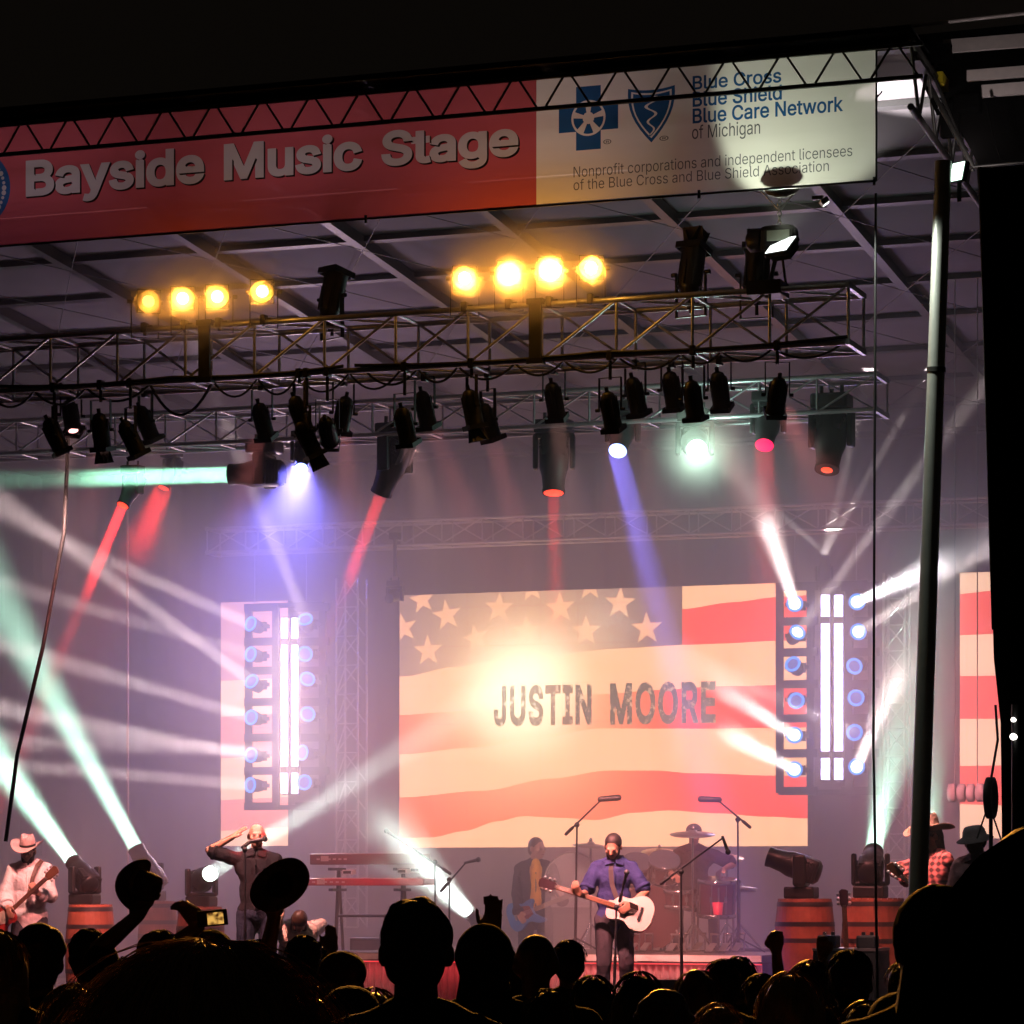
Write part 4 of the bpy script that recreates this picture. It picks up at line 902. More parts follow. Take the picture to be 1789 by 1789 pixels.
for k, v in rb.items(): bm_(ot[k][1], v[2], v[3], v[4], WHT if v[5] < 20 else (.95, .93, 1), v[5]*.5, .12, v[6], ot[k][0])
ot = tower('left', 418, 552, (445, 535), LY, (497, 515), (1080, 1386), .085, (422, 470, 552))
for k, v in lb.items(): bm_(ot[k][1], v[2], v[3], v[4], (1, .80, .82), v[5]*.55, .16, v[6], ot[k][0])
r, p, d, l = moving_head(1440, 1000, 38.2, (.1, -.3, .9), 'small moving head on top of the right tower aiming up', L_dark, -1, .5, group='tower top moving heads')
for X_, Y_, pw in ((1508, 690, 4), (1630, 640, 4)): bm_(l, X_, Y_, 37.4, WHT, pw*1.2, .12, 2.4, r)
bm_(l, 1242, 800, 37.2, WHT, 3.0, .12, 2.4, r)

# ---- barrels with moving heads on top
def barrel(px, Y, rad, top_py, label, dark=False):
    p = P(px, HY, Y); p.z = FLOOR; hgt = P(px, top_py, Y).z-FLOOR
    r = thing('barrel', p, label, 'barrel', 'wooden barrels on the stage')
    pr = lambda z: rad*(.86+.14*math.sin(math.pi*z/hgt))
    m = MB(); n = 28
    for k in range(n):   # staves
        a0, a1 = 2*math.pi*k/n+.012, 2*math.pi*(k+1)/n-.012; vs = []
        for j in range(11):
            z = hgt*j/10
            for a in (a0, a1): vs.append((pr(z)*math.cos(a), pr(z)*math.sin(a), z))
        m.add(vs, [(2*j, 2*j+1, 2*j+3, 2*j+2) for j in range(10)], 0, False)
    m.lathe((0, 0, .01), (0, 0, 1), [(z*hgt*.98, pr(z*hgt)*.975) for z in (0, .25, .5, .75, 1)], 28); m.build('staves', m_wood, r)
    for z in (.04, .22, .34, .64, .78, .95):
        m = MB(); m.lathe((0, 0, z*hgt-.02), (0, 0, 1), [(0, pr(z*hgt-.02)+.004), (.045, pr(z*hgt+.025)+.004)], 28); m.build('hoop', m_hoop, r)
    return r, p.z+hgt
def floor_head(px, pivot_py, Y, a, label, lens, sc, top):
    r, p, d, l = moving_head(px, pivot_py, Y, a, label, lens, -1, sc, group='moving heads standing on barrels'); return r, l
def onb(px, Y, top, sc): q = P(px, HY, Y); return HY-(top+.36*sc-H)*F/ (DV.dot(q-Vector((0, 0, H))))
bars = [(158, 31.2, .27, 1580, 'leftmost barrel behind the white shirted guitarist', 148, 0, 1330, 32.6, L_white, MINT, 30, .80), (276, 33.4, .23, 1574, 'narrow barrel deeper in the smoke, second from the left', 262, -80, 900, 34.0, L_mint, MINT, 30, .86),
        (350, 31.6, .27, 1584, 'barrel behind the raised phone, third from the left', 352, 0, 0, 0, L_white, None, 0, .80), (1406, 31.3, .31, 1570, 'barrel under the tilted unlit lamp right of the drums', 1400, 0, 0, 0, L_dark, None, 0, .86),
        (1528, 31.0, .33, 1569, 'red striped barrel between the guitar neck and the tall pole', 1521, 1575, 1235, 35.0, L_white, MINT, 11, .86), (1640, 31.6, .30, 1572, 'barrel half hidden behind the tall pole', 1628, 1618, 1290, 35.0, L_white, MINT, 7, .7)]
for px, Y, rad, tp, lab, hx, bx, by, bY, lens, colr, pw, sc in bars:
    r, top = barrel(px, Y, rad, tp, lab); hy = onb(hx, Y, top, sc)
    if colr: a = aimed(hx, hy, Y, bx, by, bY)
    elif lens is L_dark: a = Vector((-.9, -.1, .3))
    else: a = Vector((.62, -.72, .18))
    nm = {158: 'moving head on the leftmost barrel throwing a mint beam up left', 276: 'moving head on the second barrel with the longest mint beam', 350: 'moving head glaring white behind the saluting singer', 1406: 'unlit moving head tilted left on a barrel', 1528: 'moving head with a white top lens beaming mint upward', 1640: 'small moving head behind the tall pole with a thin mint beam'}[px]
    rr, l = floor_head(hx, hy, Y, a, nm, lens, sc, top)
    if colr: bm_(l, bx, by, bY, colr, pw*1.5, .20*sc, 11.0, rr)
    elif lens is L_white: bm_(l, 600, 1378, 33.6, COOL, 26, .16, 6.5, rr)
# low lamp behind the riser with a wide beam up left
r, p, d, l = moving_head(842, 1618, 35.0, aimed(842, 1618, 35, 620, 1390, 33.5), 'low lamp behind the riser with a wide white beam up left', L_white, -1, .62, group='moving heads on the floor'); bm_(l, 640, 1425, 30.4, COOL, 44, .18, 12.0, r)
r, p, d, l = moving_head(690, 1040, 37.0, (0, -1, -.3), 'faint moving head in the smoke beside the big screen', L_dark, 1, .5, BZB, group='faint heads on the rear truss')

# ---- cables on the trusses
def cable(pts, r, label, name='cable', sagz=0.0, m_=None):
    p0 = pts[0]; c = MB(); q = []
    for a, b in zip(pts, pts[1:]):
        for i in range(12): u = i/12; q.append(a.lerp(b, u)-Vector((0, 0, sagz*4*u*(1-u)))-p0)
    q.append(pts[-1]-p0); c.path(q, r, 6); return tag(c.build(name, m_ or m_rubber, None, None), label, 'cable') if False else _cab(c, name, m_ or m_rubber, p0, label)
def _cab(c, name, m_, p0, label):
    o = link(name, c.mesh(name, m_), None, p0); return tag(o, label, 'cable', 'cables on the stage')
def mt(px, z=None, Y=None): p = P(px, 650, Y or MY0+.1); p.z = z or MZB; return p
cable([mt(262), mt(372)], .014, 'deepest black cable loop under the left part of the truss', sagz=.30)
cable([mt(-20), mt(60), mt(150), mt(262)], .012, 'slack cable above the leftmost cans', sagz=.14)
cable([mt(372), mt(450), mt(520), mt(610), mt(700)], .011, 'slack cable running between the blue lamp trio and the upright can', sagz=.16)
cable([mt(640), mt(730), mt(800), mt(900)], .012, 'slack cable at the middle of the truss', sagz=.13)
cable([mt(900), mt(985), mt(1080), mt(1190)], .012, 'slack cable over the blue white lamp', sagz=.12)
cable([mt(1190), mt(1260), mt(1350), mt(1470)], .011, 'slack cable at the right end of the truss', sagz=.1)
for (a, b, lb_) in ((600, 0, 'black cable clipped along the lower left chord of the front truss'), (1480, 620, 'black cable clipped along the lower right chord of the front truss')):
    cable([mt(a, MZB+.04, MY0-.03), mt((a+b)/2, MZB+.03, MY0-.03), mt(b, MZB+.04, MY0-.03)], .016, lb_, sagz=.03)
cable([P(1530, 338, 26.2), P(1528, 800, 26.2), P(1526, 1300, 26.2), P(1534, 1785, 26.2)], .011, 'thin dark cable dropping straight from the banner corner to the floor')
cable([P(122, 700, 28.2), P(112, 930, 28.2), P(75, 1130, 28.2), P(30, 1320, 28.2), P(10, 1470, 28.2)], .020, 'thick dark cable sweeping down at the far left')
cable([P(222, 880, 36), P(223, 1140, 36), P(223, 1440, 36), P(224, 1600, 36)], .016, 'thin orange line hanging upright left of the left tower', m_=mat('orange_rope', (.6, .32, .2), .6))
# ---------------------------------------------------------------- people
def skin_mat(name, col): return mat(name, col, .5, 0, .10, 25)
sk_a = skin_mat('skin_tan', (.38, .20, .13)); sk_b = skin_mat('skin_fair', (.50, .29, .20)); sk_c = skin_mat('skin_brown', (.22, .11, .07))
def cloth(name, col, rough=.85):
    m = mat(name, col, rough, 0, .22, 7, .75, .2)
    for n in m.node_tree.nodes:
        if n.type == 'BUMP': n.inputs['Distance'].default_value = .05
    return m
hair_dark = mat('dark_hair', (.009, .006, .005), .6, 0, .4, 60, .5); hair_brown = mat('brown_hair', (.07, .035, .018), .42, 0, .4, 60, .5); hair_blond = mat('blond_hair', (.30, .19, .08), .42, 0, .4, 60, .5); hair_grey = mat('grey_hair', (.2, .18, .16), .5, 0, .3, 60, .5)
m_eye = mat('eye_white', (.55, .5, .46), .2); m_iris = mat('iris', (.02, .012, .01), .2); m_lip = mat('lip', (.34, .12, .10), .5)
V = Vector
def ik(a, b, l1, l2, hint):
    d = b-a; L = d.length
    if L > (l1+l2)*.995: b = a+d*((l1+l2)*.995/L); d = b-a; L = d.length
    k = (l1*l1-l2*l2+L*L)/(2*L); h = math.sqrt(max(l1*l1-k*k, 0)); u = d/L
    n = hint-a; n = n-u*n.dot(u)
    if n.length < 1e-4: n = V((0, 1, 0))
    n.normalize(); return a+u*k+n*h, b
def hand(mb, w, d, nrm, k, curl=.9, spread=.12, side=1, mi=0):
    """palm, four unequal bent fingers and a thumb; d towards the fingertips, nrm out of the palm, side=+1 puts the thumb along d x nrm"""
    d = d.normalized(); nrm = (nrm-d*nrm.dot(d)).normalized(); s = d.cross(nrm)*side
    for i in range(4): mb.capsule(w+d*.012*k+s*(.026-.017*i)*k, w+d*.085*k+s*(.030-.020*i)*k, .0145*k, .0125*k, 8, mi)
    for i, L in enumerate((.070, .080, .074, .058)):
        b = w+d*.088*k+s*(.030-.020*i)*k; dd = (d+s*(1.5-i)*spread).normalized(); r = .0098*k
        for j, q in enumerate((.42, .32, .26)):
            if j: dd = (dd*math.cos(curl*.6)+nrm*math.sin(curl*.6)).normalized(); 
            else: dd = (dd*math.cos(curl*.5)+nrm*math.sin(curl*.5)).normalized()
            e = b+dd*(L*q*k); mb.capsule(b, e, r, r*.93, 8, mi); b = e; r *= .93
    t0 = w+d*.022*k+s*.030*k; t1 = t0+(d*.6+s*.75+nrm*.25*curl).normalized()*.040*k; t2 = t1+(d*.9+s*.3*(1-curl)+nrm*.4*curl).normalized()*.032*k; t3 = t2+(d+nrm*.5*curl-s*.1*curl).normalized()*.024*k
    mb.capsule(t0, t1, .015*k, .0125*k, 8, mi); mb.capsule(t1, t2, .0125*k, .0115*k, 8, mi); mb.capsule(t2, t3, .0115*k, .010*k, 8, mi)
def skeleton(h, hl=None, hr=None, el=None, er=None, pitch=0, yaw=0, roll=0, lean=0, sway=0, stance=.10, step=0.0, sit=False, knees=0.0):
    """figure facing -y, +x is its own left; hl/hr are wrist points in metres, pitch>0 looks down"""
    k = h/1.78; J = {'k': k}
    pel = V((sway, 0, .96*k)); 
    if sit: pel = V((sway, .0, .58*k))
    fwd = V((0, -math.sin(lean), math.cos(lean)))
    J['pel'] = pel; J['waist'] = pel+fwd*.16*k; J['chest'] = pel+fwd*.38*k; J['neck'] = pel+fwd*.545*k
    hdir = V((0, -math.sin(lean+pitch*.45), math.cos(lean+pitch*.45))); J['headb'] = J['neck']+hdir*.085*k
    R = Matrix.Rotation(yaw, 3, 'Z') @ Matrix.Rotation(pitch+lean*.4, 3, 'X') @ Matrix.Rotation(roll, 3, 'Y'); J['R'] = R; J['head'] = J['headb']+R @ V((0, -.018, .075))*k
    for s, nm, hd, e in ((1, 'l', hl, el), (-1, 'r', hr, er)):
        sh = J['neck']+V((s*.168*k, .01, -.06*k)); J['sh'+nm] = sh
        w = V(hd) if hd is not None else sh+V((s*.07, -.03, -.52*k)); e_ = V(e) if e is not None else sh+V((s*.4, .35, -.3))
        J['el'+nm], J['w'+nm] = ik(sh, w, .29*k, .255*k, e_)
        hip = pel+V((s*.092*k, 0, -.03*k)); J['hip'+nm] = hip
        if sit: J['kn'+nm] = hip+V((s*.10, -.42*k, .0)); J['an'+nm] = J['kn'+nm]+V((0, .05, -.42*k)); J['an'+nm].z = .08*k
        else:
            an = V((s*stance*k+sway*.2, step*s, .085*k)); J['kn'+nm], J['an'+nm] = ik(hip, an, .44*k, .43*k, hip+V((s*.05+ knees*s, -1, 0)))
    return J
def torso(m, J, g, mi=0, female=False):
    k = J['k']; ax = (J['chest']-J['pel']).normalized(); X = V((1, 0, 0)); Y_ = ax.cross(X); M_ = Matrix((X, Y_, ax)).transposed()
    m.ell(J['pel'], (.165*k+g, .112*k+g, .13*k+g), M_, mi=mi); m.ell(J['waist'], (.148*k+g, .105*k+g, .15*k+g), M_, mi=mi); m.ell(J['chest'], (.160*k+g, .114*k+g, .19*k+g), M_, mi=mi)
    m.ell((J['chest']+J['pel'])/2, (.155*k+g, .11*k+g, .2*k+g), M_, mi=mi)
    m.capsule(J['shl'], J['shr'], .055*k+g, None, 12, mi); m.capsule(J['shl']+V((-.05, 0, -.07))*k, J['shr']+V((.05, 0, -.07))*k, .078*k+g, None, 12, mi)
    for s in 'lr': m.capsule(J['sh'+s], J['neck']+V((0, .012, .015))*k, .052*k+g, .046*k+g, 10, mi)
def arm(m, J, s, g, frac=1.0, mi=0):
    k = J['k']; a, e, w = J['sh'+s], J['el'+s], J['w'+s]
    if frac <= .5: m.capsule(a, a.lerp(e, frac*2), .054*k+g, .046*k+g+.012*(g > 0), 10, mi)
    else:
        m.capsule(a, e, .052*k+g, .041*k+g, 10, mi); m.capsule(e, e.lerp(w, (frac-.5)*2), .041*k+g, (.041-.013*(frac-.5)*2)*k+g, 10, mi)
def legs(m, J, g, frac=1.0, mi=0):
    k = J['k']; m.ell(J['pel']+V((0, 0, -.02*k)), (.168*k+g, .118*k+g, .11*k+g), mi=mi)
    for s in 'lr':
        m.capsule(J['hip'+s], J['kn'+s], .088*k+g, .058*k+g, 12, mi); m.capsule(J['kn'+s], J['kn'+s].lerp(J['an'+s], frac), .057*k+g, .042*k+g, 12, mi)
        m.capsule(J['kn'+s].lerp(J['an'+s], .25)+V((0, .012, 0)), J['kn'+s].lerp(J['an'+s], .5), .058*k+g, .046*k+g, 10, mi)
def head_shape(m, J, ears=True, mi=0):
    k = J['k']; R = J['R']; c = J['head']
    def q(x, y, z): return c+R @ V((x, y, z))*k
    m.ell(q(0, .012, .025), (.076*k, .096*k, .092*k), R, mi=mi); m.ell(q(0, -.03, -.02), (.062*k, .066*k, .085*k), R, mi=mi); m.ell(q(0, -.045, -.072), (.040*k, .042*k, .036*k), R, mi=mi)
    m.capsule(q(-.036, -.084, .022), q(.036, -.084, .022), .013*k, None, 8, mi)
    m.capsule(q(0, -.090, .015), q(0, -.112, -.018), .010*k, .015*k, 8, mi); m.ell(q(0, -.108, -.02), (.019*k, .013*k, .011*k), R, mi=mi)
    m.capsule(q(-.018, -.088, -.051), q(.018, -.088, -.051), .0095*k, None, 8, mi)
    for s in (-1, 1):
        m.ell(q(s*.040, -.066, -.018), (.024*k, .022*k, .022*k), R, mi=mi)
        if ears: m.ell(q(s*.080, .012, -.002), (.011*k, .022*k, .034*k), R @ Matrix.Rotation(s*.25, 3, 'Z'), mi=mi)
    m.capsule(J['neck']+V((0, .01, -.03))*k, J['headb']+R @ V((0, .012, .02))*k, .058*k, .052*k, 12, mi)
def face_details(root, J):
    k = J['k']; R = J['R']; c = J['head']
    def q(x, y, z): return c+R @ V((x, y, z))*k
    m = MB()
    for s in (-1, 1): m.ell(q(s*.031, -.083, .004), (.0135*k, .009*k, .0075*k), R)
    m.build('eyes', m_eye, root); m = MB()
    for s in (-1, 1): m.ell(q(s*.031, -.0895, .003), (.0062*k, .004*k, .0062*k), R)
    m.build('pupils', m_iris, root); m = MB()
    m.ell(q(0, -.097, -.0515), (.023*k, .006*k, .0065*k), R); m.build('lips', m_lip, root)
def hair_cap(J, g=.012, back=0.0, front=.03, mi=0, m=None):
    k = J['k']; R = J['R']; c = J['head']; m = m or MB()
    m.ell(c+R @ V((0, .026, .042))*k, (.077*k+g, .090*k+g, .086*k+g), R); m.ell(c+R @ V((0, .062, -.005))*k, (.068*k+g, .052*k+g, .075*k+g), R)
    if back: 
        for s in (-1, 0, 1): m.capsule(c+R @ V((s*.05, .055, .0))*k, c+R @ V((s*.062, .065, 0))*k+V((0, .02, -back)), .045*k, .035*k)
    return m
def feet(m, J, yaw=.25):
    k = J['k']
    for s, nm in ((1, 'l'), (-1, 'r')):
        a = J['an'+nm]; b = a+V((s*.05, -.16, 0))*k; b.z = .042*k; hd = V((a.x, a.y+.02, .045*k)); m.capsule(hd, b, .045*k, .038*k); m.capsule(a, hd, .05*k, .045*k)
def person(loc, rz, label, h, skin, J, vs=.012, group=None, hands=(None, None), face=True, name='person'):
    root = thing(name, loc, label, 'person', group, rz); m = MB(); torso(m, J, 0); head_shape(m, J); legs(m, J, 0)
    for i, s in enumerate('lr'):
        arm(m, J, s, 0); hd = hands[i]
        d = (J['w'+s]-J['el'+s]).normalized()
        if hd is None: hand(m, J['w'+s], d, V((-1 if s == 'l' else 1, -.2, 0)), J['k'], .55, .08, 1 if s == 'r' else -1)
        else: hand(m, J['w'+s], V(hd[0]) if hd[0] is not None else d, V(hd[1]), J['k'], hd[2], hd[3], hd[4])
    for nm in 'lr': a = J['an'+nm]; m.capsule(a, a+V((0, -.12, -.04))*J['k'], .04*J['k'], .03*J['k'])
    voxel(m, 'body', skin, vs, 3, root)
    if face: face_details(root, J)
    return root
def wear(root, J, shirt, trousers, sleeve=1.0, shoes=None, vs=.014, g=.016, tail=0.0):
    if trousers:
        m = MB(); legs(m, J, .016, .97); voxel(m, 'trousers', trousers, vs, 4, root, .008, 12)
    m = MB(); torso(m, J, g)
    for s in 'lr': arm(m, J, s, g, sleeve)
    if tail: m.ell(J['pel']+V((0, 0, -.03)), (.172, .128, .12+tail))
    k = J['k']; m.capsule(J['neck']+V((-.045, .02, .012))*k, J['neck']+V((.045, .02, .012))*k, .026*k, None, 8)
    voxel(m, 'shirt', shirt, vs, 4, root, .011, 11)
    f = (J['R'] @ V((0, -1, 0))); n0 = J['neck']+V((0, -.04, .01))*k; m = MB()
    for s_ in (-1, 1):
        M_ = Matrix.Rotation(s_*.5, 3, 'Z') @ Matrix.Rotation(-.5, 3, 'X') @ Matrix.Rotation(s_*.35, 3, 'Y'); m.box(n0+V((s_*.050, -.050, -.012))*k, (.085*k, .012, .055*k), 0, M_, .004)
    m.build('collar', shirt, root); m = MB(); q = [J['neck']+V((0, -.098, -.045))*k, J['chest']+V((0, -.122*k-g-.004, .06)), J['chest']+V((0, -.122*k-g-.004, -.08)), J['waist']+V((0, -.110*k-g-.004, 0)), J['pel']+V((0, -.112*k-g-.006, .02))]
    m.path(q, .007, 5)
    for i in range(1, 4): m.ell(q[i]+V((0, -.006, 0)), (.008, .005, .008), n=8)
    m.build('placket', shirt, root)
    for s_ in 'lr':
        a, b_, c_ = J['sh'+s_], J['el'+s_], J['w'+s_]; p = a.lerp(b_, sleeve*2) if sleeve <= .5 else b_.lerp(c_, (sleeve-.5)*2); dd = (b_-a).normalized() if sleeve <= .5 else (c_-b_).normalized(); r_ = (.048 if sleeve <= .5 else .034)*k+g+.012
        m = MB(); m.lathe(p-dd*.02, dd, [(0, r_*.98), (.002, r_+.004), (.035, r_+.004), (.037, r_*.9)], 16); m.build('sleeve_hem', shirt, root)
    m = MB(); feet(m, J); voxel(m, 'shoes', shoes or m_black, vs, 3, root)
def cowboy_hat(parent, c, R, k, m_, brim=.20, crown=.13, curl=.07, name='cowboy_hat', top=None):
    """brim in the local xy plane, crown up z"""
    m = MB(); n = 40; rings = [(.088, 0), (.11, .0), (.14, -.006), (.17, -.004), (brim, .004)]
    vs = []
    for sgn in (0, -.006):
        for r, z in rings:
            for i in range(n):
                a = 2*math.pi*i/n; u = max(0, (r-.09)/(brim-.09)); x = r*math.cos(a)*(.93 if u > 0 else .9); y = r*math.sin(a)*(1.06+.12*u)
                vs.append(c+R @ V((x*(1-.12*u*abs(math.cos(a))), y, z+curl*u**1.6*abs(math.cos(a))**2.2-.02*u*abs(math.sin(a))**4+sgn))*k)
    nr = len(rings); off = nr*n; fs = []
    for L in (0, 1):
        for j in range(nr-1):
            for i in range(n):
                q_ = (L*off+j*n+i, L*off+j*n+(i+1) % n, L*off+(j+1)*n+(i+1) % n, L*off+(j+1)*n+i); fs.append(q_ if L == 0 else q_[::-1])
    for i in range(n): fs.append(((nr-1)*n+i, (nr-1)*n+(i+1) % n, off+(nr-1)*n+(i+1) % n, off+(nr-1)*n+i))
    m.add(vs, fs, 0, True); vs = []; prof = [(0, .09), (.04, .088), (.08, .083), (.11, .076), (.128, .066), (.13, .04), (.118, .018), (.115, .001)]
    for z, r in prof:
        for i in range(n):
            a = 2*math.pi*i/n; x = r*math.cos(a)*.9; y = r*math.sin(a)*1.1; zz = z*crown/.13
            if z > .1: zz -= .035*math.exp(-(x/.028)**2)*(r < .07) ; x *= (.78 if y < -.03 else .95)
            vs.append(c+R @ V((x, y, zz))*k)
    m.add(vs, [(j*n+i, j*n+(i+1) % n, (j+1)*n+(i+1) % n, (j+1)*n+i) for j in range(len(prof)-1) for i in range(n)], 0, True)
    o = m.build(name, m_, parent); b = MB()
    vs = [c+R @ V((rr*math.cos(2*math.pi*i/n)*.9, rr*math.sin(2*math.pi*i/n)*1.1, z))*k for z, rr in ((.004, .0925), (.026, .0915)) for i in range(n)]
    b.add(vs, [(i, (i+1) % n, n+(i+1) % n, n+i) for i in range(n)], 0, True); b.build('hat_band', top or hair_dark, o); return o
FACE = PSI
# view frame helper: position on a person from pixels
class View:
    def __init__(s, px, foot_py, Y, h, rz=FACE, z=None):
        s.loc = P(px, foot_py, Y); s.Y = Y; s.px = px
        if z is not None: s.loc.z = z
        s.k = ppm(px, Y); s.rz = rz; s.t = DV.dot(s.loc-V((0, 0, H)))
    def at(s, px, py, y=0.0):
        """a point px,py of the photo at y metres from the figure's depth (negative = nearer), in the figure's own frame when it faces the camera"""
        t = s.t+y; w = V((0, 0, H))+ray(px, py)*t; return Matrix.Rotation(-s.rz, 3, 'Z') @ (w-s.loc)

# ---- guitars
def guitar(loc, body_c, neck_dir, front, label, m_body, kind='acoustic', m_neck=None, pick=None, sc=1.0, flip=1):
    """body_c, neck_dir, front in world space; flip mirrors the outline"""
    root = thing('guitar', loc, label, 'guitar'); d = V(neck_dir).normalized(); f = V(front); f = (f-d*f.dot(d)).normalized(); s = d.cross(f)*flip; o = V(body_c)-V(loc)
    if kind == 'acoustic': pts = [(-.235, 0), (-.23, .08), (-.19, .15), (-.12, .185), (-.05, .17), (.02, .125), (.07, .115), (.13, .13), (.19, .135), (.225, .10), (.235, .04), (.235, -.035), (.19, -.05), (.165, -.085), (.12, -.115), (.07, -.115), (.02, -.125), (-.05, -.17), (-.12, -.185), (-.19, -.15), (-.23, -.08)]
    elif kind == 'paul': pts = [(-.22, 0), (-.21, .09), (-.15, .155), (-.07, .15), (.0, .105), (.06, .10), (.13, .12), (.17, .08), (.18, .03), (.18, -.03), (.12, -.05), (.14, -.1), (.08, -.13), (.0, -.11), (-.07, -.15), (-.15, -.155), (-.21, -.09)]
    else: pts = [(-.22, 0), (-.215, .09), (-.16, .155), (-.08, .15), (-.01, .11), (.06, .11), (.15, .155), (.225, .165), (.235, .135), (.16, .075), (.12, .03), (.12, -.04), (.16, -.09), (.15, -.125), (.09, -.125), (.02, -.11), (-.06, -.145), (-.15, -.165), (-.21, -.1)]
    pts = [(a*sc, b*sc) for a, b in pts]; sm = []
    n = len(pts)
    for i in range(n):
        p0, p1, p2, p3 = pts[i-1], pts[i], pts[(i+1) % n], pts[(i+2) % n]
        for q in range(3):
            t = q/3; sm.append(tuple(.5*((2*p1[c])+(-p0[c]+p2[c])*t+(2*p0[c]-5*p1[c]+4*p2[c]-p3[c])*t*t+(-p0[c]+3*p1[c]-3*p2[c]+p3[c])*t**3) for c in (0, 1)))
    th = .095*sc if kind == 'acoustic' else .042*sc
    m = MB(); m.prism(sm, o, d, s, th); m.build('body', m_body, root)
    sgn = 1 if d.cross(s).dot(f) > 0 else -1; fr = o+f*(th/2+.004)
    nk0 = .16*sc; L = (.62 if kind != 'bass' else .80)*sc
    m = MB(); m.box(fr+d*(nk0+L/2)+f*.004, (L, .05*sc, .022), 0, Matrix((d, s, d.cross(s))).transposed(), .006); m.build('neck', m_neck or mat('neck_wood', (.16, .07, .035), .4), root)
    m = MB(); hp = [(0, -.025), (.03, -.042), (.17, -.048), (.19, -.02), (.185, .02), (.17, .048), (.03, .042), (0, .025)]
    m.prism([(a*sc, b*sc) for a, b in hp], fr+d*(nk0+L)-f*.004, d, s, .016); hd = m.build('headstock', mat('dark_headstock', (.05, .03, .04), .35) if kind == 'acoustic' else (m_neck or mat('neck_wood', (.16, .07, .035), .4)), root)
    m = MB()
    for i in range(3):
        for q in (-1, 1): m.ell(fr+d*(nk0+L+(.04+.048*i)*sc)+s*(q*.060*sc), (.017, .017, .017))
    m.build('tuning_pegs', m_alu, hd)
    if pick is not None:
        m = MB(); m.prism([(a*sc, b*sc) for a, b in [(.12, .04), (.10, -.06), (.02, -.085), (-.06, -.075), (-.08, -.03), (-.05, .03), (.03, .07)]], fr-f*.001, d, s, .003); m.build('pickguard', pick, root)
    if kind == 'acoustic':
        m = MB(); m.lathe(fr+d*(.09*sc)-f*.003, f, [(0, .048*sc), (.0015, .048*sc)], 24); m.build('sound_hole', m_iris, root)
    m = MB(); m.box(fr-d*(.11*sc)+f*.004, (.025, .14*sc if kind == 'acoustic' else .08*sc, .012), 0, Matrix((d, s, d.cross(s))).transposed()); m.build('bridge', m_black if kind == 'acoustic' else m_alu, root)
    m = MB()
    for i in range(6): a = fr-d*(.11*sc)+f*.012+s*(i-2.5)*.009*sc; m.tube(a, fr+d*(nk0+L+.02)+f*.016+s*(i-2.5)*.006*sc, .0012, n=4)
    m.build('strings', m_alu, root); return root
def strap(pts, label, m_, w=.045):
    p0 = V(pts[0]); m = MB(); ps = [V(p)-p0 for p in pts]; vs = []
    for i, p in enumerate(ps):
        d = (ps[min(i+1, len(ps)-1)]-ps[max(i-1, 0)]).normalized(); x = d.cross(-DV).normalized(); vs += [p-x*w/2, p+x*w/2, p+x*w/2+DV*.006, p-x*w/2+DV*.006]
    fs = []
    for i in range(len(ps)-1):
        for a in range(4): fs.append((i*4+a, i*4+(a+1) % 4, i*4+4+(a+1) % 4, i*4+4+a))
    m.add(vs, fs, 0, False); o = link('guitar_strap', m.mesh('guitar_strap', m_), None, p0); return tag(o, label, 'strap')
def mic_stand(base, top, label, boom=None, mic_d=None, mic_r=.022, big=False, group='microphone stands on stage'):
    """base, top, boom=(tail, tip) world points"""
    b = V(base); root = thing('microphone_stand', b, label, 'mic stand', group); t = V(top)-b
    m = MB(); m.tube((0, 0, .03), t, .012, .010); m.tube((0, 0, .1), t*.55, .016); m.build('shaft', m_black, root)
    for a in range(3): m = MB(); q = a*2.094+.4; m.tube((0, 0, .16), (.28*math.cos(q), .28*math.sin(q), .012), .009); m.build('leg', m_black, root)
    tip = t; md = V((0, 0, 1))
    if boom:
        u, v = V(boom[0])-b, V(boom[1])-b; m = MB(); m.tube(u, v, .011, .008); m.ell(t, (.028, .028, .028)); m.capsule(u, u+(v-u).normalized()*.09, .018, None); m.build('boom', m_black, root); tip = v; md = (v-u).normalized()
    if mic_d is not None: md = V(mic_d).normalized()
    m = MB()
    if big: m.capsule(tip-md*.02, tip+md*.17, .030, .034)
    else: m.tube(tip-md*.02, tip+md*.12, .013, .019); m.ell(tip+md*.145, (.028, .028, .028))
    m.build('microphone', mat('mic_grey', (.12, .12, .12), .4, .5), root); return root

# ---- the singer at the front
vw = View(1076, 1775, 30.5, 1.79, z=FLOOR)
at = vw.at
J = skeleton(1.80, hr=at(1013, 1563, -.36), hl=at(1102, 1580, -.27), er=at(1015, 1600, .1), el=at(1152, 1566, -.05), pitch=.48, yaw=.28*-1, roll=.05, stance=.12, sway=-.02, step=.03, lean=.04)
sing = person(vw.loc, FACE, 'bearded singer in a blue short sleeved shirt looking down at his pale guitar', 1.8, sk_a, J, .0095, 'band members on stage', hands=((None, (.2, .8, .2), .9, .05, -1), ((-.35, -.25, .6), (.3, .8, .3), 1.5, .06, 1)))
wear(sing, J, cloth('navy_shirt', (.028, .034, .125)), cloth('grey_jeans', (.045, .04, .05)), .40, cloth('boot_leather', (.03, .02, .015), .5), .011, .018, .05)
voxel(hair_cap(J, .009), 'hair', hair_dark, .010, 3, sing)
m = MB(); R = J['R']; c = J['head']
for x in (-.042, -.02, 0, .02, .042): m.capsule(c+R @ V((x, -.050, -.072)), c+R @ V((x*.8, -.064, -.122+abs(x)*.5)), .022, .018)
for s_ in (-1, 1): m.capsule(c+R @ V((s_*.068, -.002, .01)), c+R @ V((s_*.05, -.042, -.08)), .012, .018)
